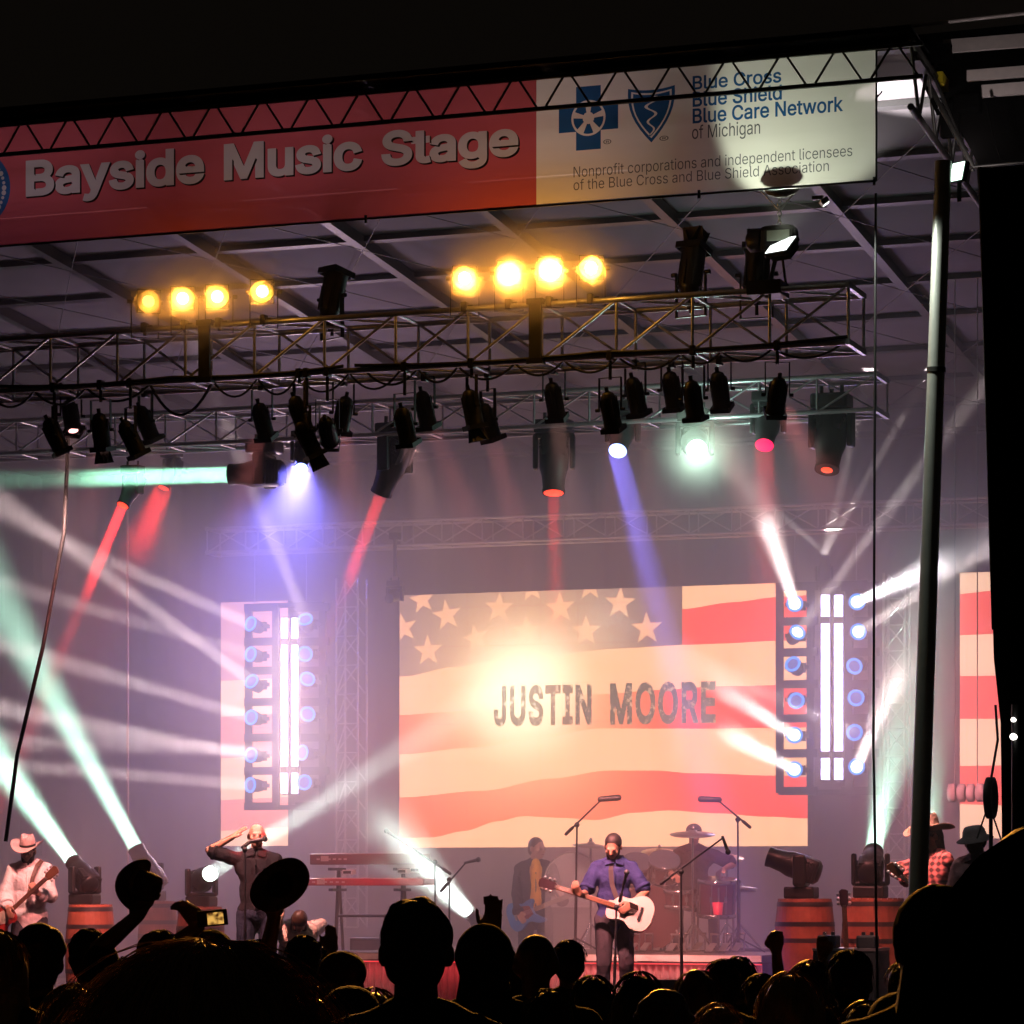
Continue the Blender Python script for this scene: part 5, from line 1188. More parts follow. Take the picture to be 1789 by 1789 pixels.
m.capsule(c+R @ V((-.025, -.098, -.038)), c+R @ V((.025, -.098, -.038)), .0075, None)
voxel(m, 'beard', hair_dark, .009, 3, sing)
gl = P(1100, 1592, 30.5)-DV*.21; gn = P(965, 1549, 30.5)-DV*.36
guitar(gl, gl, gn-gl, -DV+UP*.12, 'pale pink white acoustic guitar in the singer\'s hands', mat('cream_guitar', (.75, .62, .56), .3, 0, .06), 'acoustic', pick=m_iris, sc=.98, flip=-1)
wpt = lambda px, py, dd: P(px, py, 30.5)-DV*dd
strap([wpt(1077, 1572, .26), wpt(1068, 1545, .20), wpt(1066, 1520, .17), wpt(1068, 1506, .12), wpt(1076, 1497, .03), wpt(1090, 1498, -.08)], 'grey woven strap across the singer\'s blue shirt', mat('grey_strap', (.035, .028, .028), .85))
b = P(1072, 1775, 30.1); b.z = FLOOR; mic_stand(b, P(1077, 1585, 30.05), 'thin dark mic stand right in front of the singer', (P(1083, 1574, 30.05), P(1090, 1545, 29.95)))
b = P(1191, 1775, 30.2); b.z = FLOOR; mic_stand(b, P(1190, 1523, 30.2), 'tall boom mic stand right of the singer reaching up right', (P(1155, 1543, 30.2), P(1263, 1464, 30.3)), mic_d=(.3, 0, -.8))

# ---- the saluting person
vw = View(452, 1775, 29.6, 1.88, z=FLOOR); at = vw.at
J = skeleton(1.90, hr=at(407, 1462, -.04), er=at(372, 1490, -.02), hl=at(492, 1600, -.1), el=at(510, 1560, .1), pitch=-.02, yaw=.12, stance=.13, sway=-.02)
sal = person(vw.loc, FACE, 'bald person in a dark shirt saluting with his right hand at a microphone', 1.9, sk_b, J, .0095, 'band members on stage', hands=((None, (-1, 0, 0), .5, .05, -1), ((.6, -.12, .45), (.1, .3, -.6), .12, .03, -1)))
wear(sal, J, cloth('charcoal_shirt', (.018, .017, .02)), cloth('dark_jeans', (.025, .032, .055)), .42, None, .012, .016, .06)
m = MB(); R = J['R']; c = J['head']
for x in (-.04, -.015, .015, .04): m.capsule(c+R @ V((x, -.06, -.068)), c+R @ V((x*.8, -.066, -.095)), .022, .018)
voxel(m, 'beard', hair_brown, .010, 3, sal)
b = P(428, 1775, 29.2); b.z = FLOOR; mic_stand(b, P(428, 1484, 29.2), 'straight mic stand in front of the saluting person', (P(424, 1480, 29.2), P(438, 1470, 29.25)), mic_d=(.9, .2, .15))
# seated or crouching figure in pale clothes beside him
vw = View(512, 1775, 30.2, 1.7, z=FLOOR); at = vw.at
J = skeleton(1.60, hl=at(522, 1620, -.2), hr=at(497, 1618, -.25), el=at(545, 1610, 0), er=at(480, 1610, 0), pitch=.9, lean=.75, stance=.15, sit=True)
cr = person(vw.loc, FACE+.2, 'pale dressed person bending low behind the held up straw hat', 1.6, sk_b, J, .012, 'band members on stage')
wear(cr, J, cloth('pale_shirt', (.62, .50, .42)), cloth('khaki', (.35, .28, .2)), 1.0, None, .014, .03); voxel(hair_cap(J, .014, .12), 'hair', hair_brown, .012, 3, cr)

# ---- left guitarist
vw = View(52, 1775, 31.0, 1.8, z=FLOOR); at = vw.at
J = skeleton(1.78, hr=at(14, 1588, -.24), er=at(0, 1556, .15), hl=at(66, 1562, -.32), el=at(92, 1580, -.12), pitch=.34, yaw=-.15, stance=.14, lean=.03)
lg = person(vw.loc, FACE, 'guitarist in a loose white shirt and a pale cowboy hat at the left edge', 1.78, sk_a, J, .0095, 'band members on stage', hands=(((-.3, -.25, .6), (-.4, .7, .3), 1.4, .06, 1), (None, (.3, .8, .2), .8, .05, 1)))
wear(lg, J, cloth('white_shirt', (.72, .66, .64)), cloth('black_jeans', (.025, .025, .03)), .82, None, .012, .034, .10)
voxel(hair_cap(J, .010), 'hair', hair_dark, .011, 3, lg)
m = MB(); R = J['R']; c = J['head']
for x in (-.045, -.022, 0, .022, .045): m.capsule(c+R @ V((x, -.055, -.06)), c+R @ V((x*.8, -.065, -.12+abs(x)*.5)), .025, .018)
for s_ in (-1, 1): m.capsule(c+R @ V((s_*.066, -.01, -.01)), c+R @ V((s_*.05, -.045, -.075)), .017, .022)
voxel(m, 'beard', hair_dark, .010, 3, lg)
cowboy_hat(lg, J['head']+J['R'] @ V((0, .008, .062)), J['R'] @ Matrix.Rotation(-.10, 3, 'X'), 1.04, cloth('pink_felt', (.62, .42, .38)), .20, .125, .06)
gb = P(10, 1606, 31)-DV*.24; gn = P(86, 1538, 31)-DV*.33
guitar(gb, gb, gn-gb, -DV+UP*.1, 'red sunburst electric guitar played by the person at the left edge', mat('cherry_guitar', (.35, .025, .02), .2, 0, .2), 'paul', pick=mat('cream_plastic', (.6, .5, .4), .3), sc=.95, flip=1)
w31 = lambda px, py, dd: P(px, py, 31)-DV*dd
strap([w31(56, 1562, .22), w31(62, 1532, .19), w31(68, 1512, .13), w31(74, 1503, .02)], 'brown strap over the white shirt of the left guitarist', mat('brown_leather', (.10, .05, .03), .6))

# ---- bass player behind the riser
vw = View(936, 1730, 34.6, 1.76, z=FLOOR); at = vw.at
J = skeleton(1.82, hr=at(906, 1594, -.22), er=at(886, 1572, .1), hl=at(984, 1578, -.40), el=at(978, 1600, .0), pitch=.08, yaw=.75, stance=.15, sway=-.0)
J2 = J
bp = person(vw.loc, FACE, 'bass player in a black jacket over a yellow shirt, smiling to the side', 1.82, sk_b, J, .0105, 'band members on stage', hands=(((-.1, -.25, .6), (-.5, .6, .2), 1.4, .06, 1), ((.25, -.1, -.5), (.3, .8, .2), .8, .05, 1)))
wear(bp, J, cloth('black_jacket', (.022, .021, .020)), cloth('black_jeans', (.025, .025, .03)), .97, None, .013, .022, .05)
voxel(hair_cap(J, .007), 'hair', hair_brown, .011, 3, bp)
m = MB(); ax = J['chest']; m.ell(J['chest']+V((.0, -.075, .03)), (.085, .085, .20)); m.ell(J['waist']+V((.0, -.075, .02)), (.08, .08, .2)); voxel(m, 'undershirt', cloth('yellow_shirt', (.85, .42, .03)), .012, 3, bp)
gb = P(917, 1596, 34.6)-DV*.26; gn = P(990, 1566, 34.6)-DV*.42
guitar(gb, gb, gn-gb, -DV+UP*.1, 'sky blue bass guitar with a tortoiseshell pickguard', mat('sky_blue', (.05, .24, .55), .25, 0, .08), 'bass', mat('pale_neck', (.30, .20, .12), .4), mat('tortoise', (.20, .025, .02), .25, 0, .5, 30), sc=1.02, flip=1)

# ---- red shirted guitarist behind the pole
vw = View(1634, 1775, 29.4, 1.83, z=FLOOR); at = vw.at; rz_ = FACE-1.15
vw.rz = rz_
J = skeleton(1.86, hr=at(1588, 1538, -.1), er=at(1585, 1500, .3), hl=at(1580, 1520, .1), el=at(1600, 1540, .1), pitch=.3, yaw=0, stance=.13)
rg = person(vw.loc, rz_, 'guitarist in a red plaid shirt and tan cowboy hat half behind the pole', 1.86, sk_a, J, .011, 'band members on stage', hands=((None, (.3, -.2, -.6), .8, .05, 1), (None, (-.3, .2, .6), 1.0, .05, -1)))
def plaid():
    m, nt, b = nodes_of('red_plaid'); N = nt.nodes.new; L = nt.links.new; tc = N('ShaderNodeTexCoord'); col = None
    w1 = N('ShaderNodeTexWave'); w1.inputs['Scale'].default_value = 5.5; w1.bands_direction = 'X'; w2 = N('ShaderNodeTexWave'); w2.bands_direction = 'Z'; w2.inputs['Scale'].default_value = 5.5
    L(tc.outputs['Object'], w1.inputs[0]); L(tc.outputs['Object'], w2.inputs[0]); a = N('ShaderNodeMath'); a.operation = 'MULTIPLY_ADD'; a.inputs[1].default_value = .5; L(w1.outputs['Fac'], a.inputs[0])
    h_ = N('ShaderNodeMath'); h_.operation = 'MULTIPLY'; h_.inputs[1].default_value = .5; L(w2.outputs['Fac'], h_.inputs[0]); L(h_.outputs[0], a.inputs[2])
    r = N('ShaderNodeValToRGB'); r.color_ramp.elements[0].position = .3; r.color_ramp.elements[0].color = (.06, .008, .01, 1); r.color_ramp.elements[1].position = .75; r.color_ramp.elements[1].color = (.62, .12, .11, 1); L(a.outputs[0], r.inputs[0]); L(r.outputs[0], b.inputs['Base Color']); b.inputs['Roughness'].default_value = .85; return m
wear(rg, J, plaid(), cloth('dark_jeans', (.025, .032, .055)), .93, None, .013, .026, .08)
m = hair_cap(J, .012, .17); voxel(m, 'hair', hair_dark, .011, 3, rg)
cowboy_hat(rg, J['head']+J['R'] @ V((0, .008, .068)), J['R'] @ Matrix.Rotation(-.15, 3, 'X'), 1.08, cloth('tan_felt', (.45, .24, .18)), .20, .15, .05)
gb = P(1676, 1614, 29.4)-DV*.2; gn = P(1560, 1522, 29.4)-DV*.4
guitar(gb, gb, gn-gb, -RV*.8-DV*.6+UP*.1, 'guitar of the red shirted person, its pale headstock poking out left of the pole', mat('white_guitar', (.6, .5, .45), .3, 0, .1), 'paul', pick=None, sc=.9)
# ---- person in a bucket hat
vw = View(1708, 1775, 28.4, 1.8, z=FLOOR); at = vw.at
J = skeleton(1.80, pitch=.25, yaw=-.3, stance=.12)
bh = person(vw.loc, FACE-.5, 'person in a grey bucket hat standing at the stage side', 1.8, sk_c, J, .012, 'band members on stage')
wear(bh, J, cloth('mauve_shirt', (.22, .12, .14)), cloth('dark_jeans', (.025, .032, .055)), .45, None, .014, .02); voxel(hair_cap(J, .008), 'hair', hair_dark, .012, 3, bh)
m = MB(); c = J['head']+J['R'] @ V((0, .008, .045)); m.lathe(c, J['R'] @ V((0, 0, 1)), [(-.035, .165), (-.03, .167), (.0, .112), (.055, .098), (.085, .08), (.092, .001)], 24); m.build('bucket_hat', cloth('grey_check', (.16, .13, .15)), bh)

# ---- drummer
dY = 33.2; dl = P(1212, HY, dY); dl.z = RZ
vw = View(1212, HY, dY, 1.8, z=RZ); at = vw.at
J = skeleton(1.74, hl=at(1262, 1520, -.25), hr=at(1180, 1530, -.4), el=at(1290, 1500, .1), er=at(1150, 1520, .1), pitch=.1, sit=True)
dm = person(dl, FACE, 'drummer in a grey cap behind the cymbals', 1.74, sk_b, J, .012, 'band members on stage', hands=((None, (0, -.3, -.8), 1.3, .04, 1), (None, (0, -.3, -.8), 1.3, .04, -1)))
wear(dm, J, cloth('maroon_shirt', (.035, .014, .016)), cloth('blue_jeans', (.06, .08, .14)), .42, None, .014, .02)
m = MB(); c = J['head']; m.ell(c+V((0, .01, .04)), (.088, .105, .075)); m.ell(c+V((0, -.10, .045)), (.07, .07, .012)); voxel(m, 'cap', cloth('grey_cap', (.2, .2, .2)), .011, 3, dm)
# ---------------------------------------------------------------- drums, keys and other gear
m_chrome = mat('chrome', (.62, .60, .58), .18, 1.0, .08); m_brass = mat('brass_cymbal', (.55, .42, .20), .28, 1.0, .15, 12); m_shell = mat('maroon_shell', (.07, .007, .011), .2, 0, .25, 10); m_skin = mat('drum_skin', (.55, .5, .46), .6)
def onr(px, Y, z=RZ): p = P(px, HY, Y); p.z = z; return p
def drum(loc, axis, r, depth, label, cat, name, skinm=m_skin, legs_=0):
    root = thing(name, loc, label, cat, 'drum kit'); a = V(axis).normalized(); x, y, _ = basis(a)
    zc = V((0, 0, 0)); m = MB(); m.lathe(zc-a*depth/2, a, [(0, r*.985), (depth, r*.985)], 32, 0, True); m.build('shell', m_shell, root)
    for s in (-1, 1):
        m = MB(); m.lathe(zc+a*(s*depth/2-.012), a, [(-.012, r), (-.012, r+.012), (.03, r+.012), (.03, r)], 32); m.build('hoop', m_chrome if r < .25 else m_shell, root)
        m = MB(); m.lathe(zc+a*(s*(depth/2+.006)), a*s, [(0, r*.99), (.002, r*.99)], 32); m.build('drum_head', skinm, root)
    m = MB()
    for k in range(8): q = k*math.pi/4; p = x*(math.cos(q)*r*1.01)+y*(math.sin(q)*r*1.01); m.tube(p-a*depth*.42, p+a*depth*.42, .008, n=6); m.box(p, (.03, .03, .06))
    m.build('lugs', m_chrome, root)
    return root
p = onr(1128, 32.6); R_ = .34; bd_ = drum(p+V((0, 0, R_+.02)), (.3355, -.94, 0), R_, .42, 'big maroon bass drum right of the singer', 'drum', 'bass_drum', mat('maroon_head', (.075, .008, .013), .35, 0, .2, 6))
m = MB()
for s in (-1, 1): m.tube(RV*(s*.30)-DV*.2+V((0, 0, -.1)), RV*(s*.42)-DV*.36+V((0, 0, -R_-.01)), .014)
m.build('spur', m_chrome, bd_)
def stand_legs(m, h=.3, r=.26):
    for k in range(3): q = k*2.094+.5; m.tube((0, 0, h), (r*math.cos(q), r*math.sin(q), .01), .011)
for px, py, Y, r, dp, lab in ((1112, 1520, 32.9, .15, .2, 'left rack tom over the bass drum'), (1160, 1518, 33.0, .16, .22, 'right rack tom over the bass drum')):
    c = P(px, py, Y); t = drum(c, (.25, -.55, .8), r, dp, lab, 'drum', 'rack_tom'); m = MB(); m.tube((0, 0, -.05), V((0, 0, RZ-c.z+.02)), .014); m.build('mount', m_chrome, t)
for px, Y, r, dp, lab in ((1252, 32.7, .2, .36, 'floor tom at the right of the drum kit'), (1185, 32.6, .18, .16, 'snare drum on a stand in the middle of the kit')):
    c = onr(px, Y, RZ+.58); t = drum(c, (.06, -.12, 1), r, dp, lab, 'drum', 'floor_drum'); m = MB()
    for k in range(3): q = k*2.094+.9; m.tube((r*1.03*math.cos(q), r*1.03*math.sin(q), .1), (r*1.12*math.cos(q), r*1.12*math.sin(q), RZ-c.z+.01), .012)
    m.build('legs', m_chrome, t)
def cymbal(px, py, Y, r, lab, tilt=(.1, -.25, 1), col=None, double=False):
    c = P(px, py, Y); root = thing('cymbal_stand', V((c.x, c.y, RZ)), lab, 'cymbal', 'cymbals of the drum kit'); h = c.z-RZ
    m = MB(); stand_legs(m); m.tube((0, 0, .02), (0, 0, h), .013); m.build('stand', m_chrome, root)
    for i in range(2 if double else 1):
        m = MB(); m.lathe(V((0, 0, h+.01-.03*i)), V(tilt)*(1 if i == 0 else 1), [(-.012, r), (-.010, r), (.008, r*.5), (.012, r*.22), (.03, r*.18), (.042, r*.08), (.044, .004)], 32); m.build('cymbal', col or m_brass, root)
    m = MB(); m.ell((0, 0, h+.06), (.02, .02, .03)); m.build('wing_nut', m_chrome, root)
m_cyg = mat('pale_cymbal', (.42, .40, .36), .35, .8, .15)
cymbal(1210, 1458, 32.4, .24, 'large pale cymbal hiding the drummer', (.05, -.16, 1), m_cyg)
cymbal(1032, 1478, 33.2, .20, 'cymbal just left of the singer\'s head', (.1, -.1, 1), m_cyg)
cymbal(1152, 1490, 33.6, .2, 'cymbal between the singer and the large cymbal'); cymbal(1292, 1552, 33.0, .19, 'pair of hi-hat cymbals at the right of the kit', (0, -.05, 1), m_cyg, True); cymbal(1270, 1500, 33.8, .19, 'cymbal behind the right overhead stand')
m = MB(); p = onr(1212, 33.25); t = thing('drum_stool', p, 'round stool under the drummer', 'stool'); m.lathe((0, 0, .44), (0, 0, 1), [(0, .16), (.08, .17), (.1, .12)], 20); m.build('seat', m_black, t); m = MB(); stand_legs(m); m.tube((0, 0, .02), (0, 0, .45), .02); m.build('stand', m_chrome, t)
# clear drum shield panels left of the kit
m_clear = bpy.data.materials.new('clear_panel'); m_clear.use_nodes = True; nt = m_clear.node_tree; b = nt.nodes["Principled BSDF"]; b.inputs['Base Color'].default_value = (.8, .78, .74, 1); b.inputs['Alpha'].default_value = .22; b.inputs['Roughness'].default_value = .25
p = onr(1000, 33.4); t = thing('drum_shield', p, 'clear rounded shield standing left of the drum kit', 'shield')
m = MB(); n = 24; pts = [(-.30, 0), (.30, 0), (.30, .75)]+[(.30*math.cos(k*math.pi/16), .75+.30*math.sin(k*math.pi/16)) for k in range(1, 16)]+[(-.30, .75)]
m.prism(pts, (0, 0, .02), RV, UP, .012); m.build('panel', m_clear, t)
m = MB(); m.path([RV*a+UP*(b_+.02) for a, b_ in pts], .010); m.build('edge', mat('pale_edge', (.5, .5, .47), .4), t)
# overhead mics
b = onr(1005, 32.0); mic_stand(b, P(1008, 1441, 32.0), 'tall overhead mic stand left of the singer leaning right', (P(989, 1457, 32.0), P(1052, 1396, 32.1)), RV*.95+UP*.08, big=True, group='overhead microphones')
b = onr(1290, 32.6); mic_stand(b, P(1289, 1432, 32.6), 'tall overhead mic stand right of the drums leaning left', (P(1310, 1445, 32.6), P(1253, 1397, 32.5)), -RV*.95+UP*.03, big=True, group='overhead microphones')
p = onr(1254, 32.3); t = thing('red_lamp_cup', p+V((0, 0, .40)), 'red cup standing for the red lamp at the right of the kit', 'cup'); m = MB(); m.lathe((0, 0, 0), (0, 0, 1), [(0, .045), (.13, .06), (.13, .055), (.02, .04)], 20); m.build('shell', mat('lamp_red', (.8, .04, .07), .4), t); m = MB(); m.tube((0, 0, -.40), (0, 0, 0), .012); m.box((0, 0, -.39), (.2, .2, .02)); m.build('post', m_chrome, t)  # red lamp built as a cup, its glow put into the red
# drum hardware clutter
for i in range(9):
    px = 1105+i*23; p = onr(px, 32.0+.25*(i % 3)); t = thing('drum_pedal', p, ['first', 'second', 'third', 'fourth', 'fifth', 'sixth', 'seventh', 'eighth', 'ninth'][i]+' piece of chrome hardware from the left along the riser', 'pedal', 'chrome hardware at the drum kit')
    m = MB(); m.box((0, 0, .02), (.09, .24, .02)); m.tube((-.04, .1, .02), (-.04, .12, .2), .009); m.tube((.04, .1, .02), (.04, .12, .2), .009); m.tube((-.05, .12, .2), (.05, .12, .2), .012); m.build('frame', m_chrome, t)
    m = MB(); m.box((0, -.02, .07), (.07, .2, .012), 0, Matrix.Rotation(.35, 3, 'X')); m.build('footboard', m_alu, t)
# ---- keyboards
def keyboard(px0, px1, py0, py1, Y, label, mcol, yaw=0.0):
    a, b = P(px0, py1, Y), P(px1, py0, Y); W_ = (b-a).x/math.cos(0); hh = abs(b.z-a.z); root = thing('keyboard', V(((a.x+b.x)/2, Y, a.z)), label, 'keyboard', 'keyboards on the stand'); L = b.x-a.x
    m = MB(); m.box((0, 0, hh/2), (L, .36, hh*.9), bev=.015); m.build('case', mcol, root)
    m = MB(); m.box((-L*.02, .05, hh*.96), (L*.86, .15, .02)); m.build('keys', m_white, root)
    m = MB()
    for i in range(6): m.box((-L*.42+i*L*.05, -.184, hh*.5), (.035, .006, .018))
    m.box((-L*.36, -.184, hh*.55), (.09, .006, .06)); m.build('panel_marks', mat('pale_mark', (.6, .5, .48), .4), root); return root
kY = 33.2
keyboard(552, 742, 1490, 1512, kY, 'upper dark red keyboard of the two tier stand', mat('dark_red_case', (.13, .018, .022), .35))
keyboard(543, 750, 1534, 1548, kY-.15, 'lower bright red keyboard of the two tier stand', mat('bright_red_case', (.40, .03, .04), .3))
p = onr(646, kY, FLOOR); t = thing('keyboard_stand', p, 'black two tier keyboard stand with crossbars and small gear', 'stand')
for px in (590, 703):
    m = MB(); a = P(px, 1517, kY+.02)-p; m.tube((a.x, -.1, .02), (a.x, .05, a.z+.0), .022); m.tube((a.x, .25, .02), (a.x, .05, a.z), .018); m.box((a.x, 0, a.z-.01), (.05, .4, .03)); a = P(px, 1553, kY-.1)-p; m.box((a.x, -.1, a.z-.01), (.05, .4, .03)); m.build('upright', m_black, t)
m = MB(); a, b = P(590, 1600, kY)-p, P(703, 1600, kY)-p; m.tube(a, b, .016); a.z -= .4; b.z -= .4; m.tube(a, b, .016); m.build('crossbar', m_black, t)
c = P(665, 1660, 34.0); c.z = FLOOR; t = thing('gear_rack', c, 'dim rack of gear on the floor under the keyboards', 'rack')
m = MB(); m.box((0, 0, .35), (.6, .4, .7), bev=.02); m.build('case', m_black, t); m = MB()
for i in range(4): m.box((0, -.205, .12+i*.16), (.52, .01, .12))
m.build('front_panel', mat('rack_grey', (.10, .10, .11), .4, .4), t)
b = onr(760, 33.0, FLOOR); mic_stand(b, P(760, 1506, 33.0), 'boom mic stand at the keyboards with its mic up left', (P(786, 1526, 33.0), P(692, 1463, 33.1)))
b = onr(785, 32.6, FLOOR); mic_stand(b, P(785, 1537, 32.6), 'short boom mic stand right of the keyboards pointing up right', (P(771, 1556, 32.6), P(814, 1507, 32.6)), (.9, 0, .2))
for px, py, lab in ((705, 1522, 'left glinting box of gear between the two keyboards'), (728, 1520, 'right glinting box of gear between the two keyboards'), (610, 1524, 'pale box of gear under the upper keyboard')):
    c = P(px, py, kY-.1); t = thing('gear_box', c-V((0, 0, .03)), lab, 'box', 'small gear on the keyboard stand'); m = MB(); m.box((0, 0, .03), (.12, .12, .055), bev=.008); m.build('case', m_white, t); m = MB(); m.box((0, -.062, .03), (.09, .004, .03)); m.build('front', m_iris, t)
# ---- amps behind
for px, Y, w, h, lab in ((1340, 33.6, .7, .62, 'low black cabinet behind the barrels right of the drums'), (866, 35.4, .5, .5, 'small black cabinet behind the riser left of the bass player'), (1010, 35.6, .62, 1.25, 'tall grey amplifier stack behind the bass player')):
    p = onr(px, Y, FLOOR); t = thing('amplifier', p, lab, 'amplifier', 'amplifiers on the stage'); m = MB(); m.box((0, 0, h/2), (w, .4, h), bev=.02); m.build('cabinet', m_black, t); m = MB(); m.box((0, -.205, h*.42), (w*.88, .012, h*.7)); m.build('grille', mat('grille_cloth', (.10, .095, .085), .8, 0, .3, 60), t); m = MB(); m.box((0, -.205, h*.88), (w*.85, .012, h*.1)); m.build('control_panel', m_alu, t)
# ---- front of stage right: case with a guitar on a stand
p = onr(1487, 29.7, FLOOR); t = thing('equipment_case', p, 'black equipment case with pale edges in front of the red barrel', 'case'); hh = P(1487, 1656, 29.7).z-FLOOR; w = 112/ppm(1487, 29.7)
m = MB(); m.box((0, 0, hh/2), (w, .55, hh-.02), bev=.015); m.build('box', m_black, t); m = MB(); m.box((0, -.0, hh-.012), (w+.01, .57, .024)); m.build('edging', mat('grey_edging', (.32, .28, .28), .35, .7), t); m = MB(); m.box((.1, -.28, hh*.75), (.16, .02, .06)); m.build('handle', m_alu, t)
c = P(1480, 1612, 29.9); gb = V((c.x, c.y, P(1480, 1668, 29.9).z)); gb.z = FLOOR+.38
guitar(gb, gb, P(1474, 1585, 29.9)-gb, -DV, 'guitar on a stand with its dark headstock rising above the case', mat('amber_guitar', (.35, .14, .04), .25), 'acoustic', sc=.9)
for px, lab in ((1448, 'left dark gadget on the equipment case'), (1516, 'right dark gadget on the equipment case')):
    q = P(px, 1654, 29.6); t = thing('pedal_unit', V((q.x, q.y, FLOOR+hh)), lab, 'gadget', 'gadgets on the case'); m = MB(); m.box((0, 0, .06), (.18, .2, .12), bev=.02); m.build('casing', m_black, t); m = MB(); m.tube((-.04, 0, .12), (-.04, 0, .15), .02); m.tube((.04, 0, .12), (.04, 0, .15), .02); m.build('dial', m_chrome, t)
# monitors at the stage front
for px, lab in ((1172, 'small round faced wedge monitor by the boom mic stand'), (1330, 'wedge monitor glowing red at the riser corner')):
    p = onr(px, 30.0, FLOOR); t = thing('floor_monitor', p, lab, 'monitor', 'wedge monitors at the stage front'); m = MB(); m.prism([(-.25, 0), (.25, 0), (.25, .15), (-.1, .38), (-.25, .38)], (0, 0, 0), DV, UP, .5); m.build('cabinet', m_black, t); m = MB(); m.lathe(DV*.09+UP*.275-V((0, 0, 0)), DV*.55+UP*.83, [(0.004, .16), (.02, .16), (.012, .12), (.004, .05), (.02, .001)], 24); m.build('cone', mat('cone_grey', (.25, .2, .2), .5), t)
# ---- right edge: dark round drum on a stand and the pale segmented roll
c = P(1731, 1394, 27.6); t = thing('dark_disc', V((c.x, c.y, 0)), 'dark round disc seen edge on before the right screen, hung on wires', 'disc'); z = c.z
ax = (RV*.95-DV*.35).normalized(); m = MB(); m.lathe(V((0, 0, z))-ax*.03, ax, [(0, .18), (.06, .18), (.065, .15), (.03, .12), (.03, .001)], 32); m.build('rim', m_black, t)
m = MB(); m.tube((0, 0, 0), (0, 0, z-.15), .018); m.tube(RV*.12+V((0, 0, z-.45)), V((0, 0, z-.1)), .008); m.tube(-RV*.12+V((0, 0, z-.35)), V((0, 0, z)), .008); m.path([V((0, 0, z+.15)), RV*.06+V((0, 0, z+.5)), RV*.04+V((0, 0, z+.8))], .012); m.build('stand', m_black, t)
c = P(1688, 1385, 33.5); t = thing('segmented_roll', c, 'pale lilac segmented roll hanging before the right screen', 'roll'); L = 66/ppm(1688, 33.5); 
for i in range(4):
    m = MB(); x = -L/2+L*(i+.5)/4; m.lathe((x-L/8+.006, 0, 0), (1, 0, 0), [(0, .070), (.012, .096), (L/4-.024, .096), (L/4-.012, .070)], 20); m.build('segment', mat('lilac_cloth', (.62, .55, .66), .7), t)
m = MB()
for x in (-L*.3, L*.3): m.tube((x, 0, .08), (x, 0, rz(33.5)-c.z), .006, n=5)
m.build('wire', m_steel, t)
c = P(1774, 1288, 24.6)
m = MB(); m.tube(V((0, 0, -c.z)), V((0, 0, .25)), .03); m.box((0, 0, -c.z+.02), (.4, .4, .04)); m.build('post', m_can, tag(bpy.data.objects.new('edge_lamp', None), 'small white lamp glowing at the right edge beside the drape', 'lamp'))
el = bpy.data.objects['edge_lamp']; COL.objects.link(el); el.location = c
m = MB(); m.lathe((0, -.04, .0), (0, -1, 0), [(0, .022), (.05, .026), (.05, .001)], 16); m.build('bulb', emis('edge_white', (1, .95, .85), 5), el); m = MB(); m.lathe((0, -.04, .13), (0, -1, 0), [(0, .014), (.05, .018), (.05, .001)], 16); m.build('bulb', emis('edge_white', (1, .95, .85), 5), el)
# ---------------------------------------------------------------- the crowd: backs of heads against the stage
hair_lit = mat('chestnut_strands', (.36, .19, .09), .4, 0, .4, 60, .5)
c_skin = skin_mat('crowd_skin', (.20, .11, .075)); c_skin2 = skin_mat('crowd_skin_dark', (.055, .03, .022))
SH = [cloth('crowd_black', (.02, .02, .022)), cloth('crowd_navy', (.02, .025, .045)), cloth('crowd_brown', (.05, .03, .02)), cloth('crowd_grey', (.07, .07, .07)), cloth('crowd_red', (.08, .02, .02))]
def strands(root, J, n, m_, r0=.10, length=.16, fly=.03, thick=.0012, seed=1, down=True, name='loose_hair'):
    rnd = random.Random(seed); k = J['k']; R = J['R']; c = J['head']+R @ V((0, .02, .04))*k; m = MB()
    for i in range(n):
        th = rnd.uniform(0, 2*math.pi); ph = rnd.uniform(.05, 1.35); d = V((math.sin(ph)*math.cos(th), math.sin(ph)*math.sin(th), math.cos(ph)))
        p = c+V((d.x*r0*.95, d.y*r0*1.08, d.z*r0*1.02)); q = [p]; tn = V((d.x, d.y, -.4)); tn = (tn-d*tn.dot(d)).normalized(); v = (tn+d*(.05+fly*20*rnd.random()**3)+V((rnd.uniform(-1, 1), rnd.uniform(-1, 1), rnd.uniform(-.3, .4)))*(.25+fly*6)).normalized()
        L = length*rnd.uniform(.5, 1.2)
        for j in range(7): e_ = (p-c).normalized(); v = (v-e_*max(0, v.dot(e_))*.35+V((0, 0, -.16))+V((rnd.uniform(-1, 1), rnd.uniform(-1, 1), 0))*.10).normalized(); p = p+v*(L/7); q.append(p)
        m.path(q, thick*rnd.uniform(.6, 1.3), 3, r_end=thick*.3)
    m.build(name, m_, root)
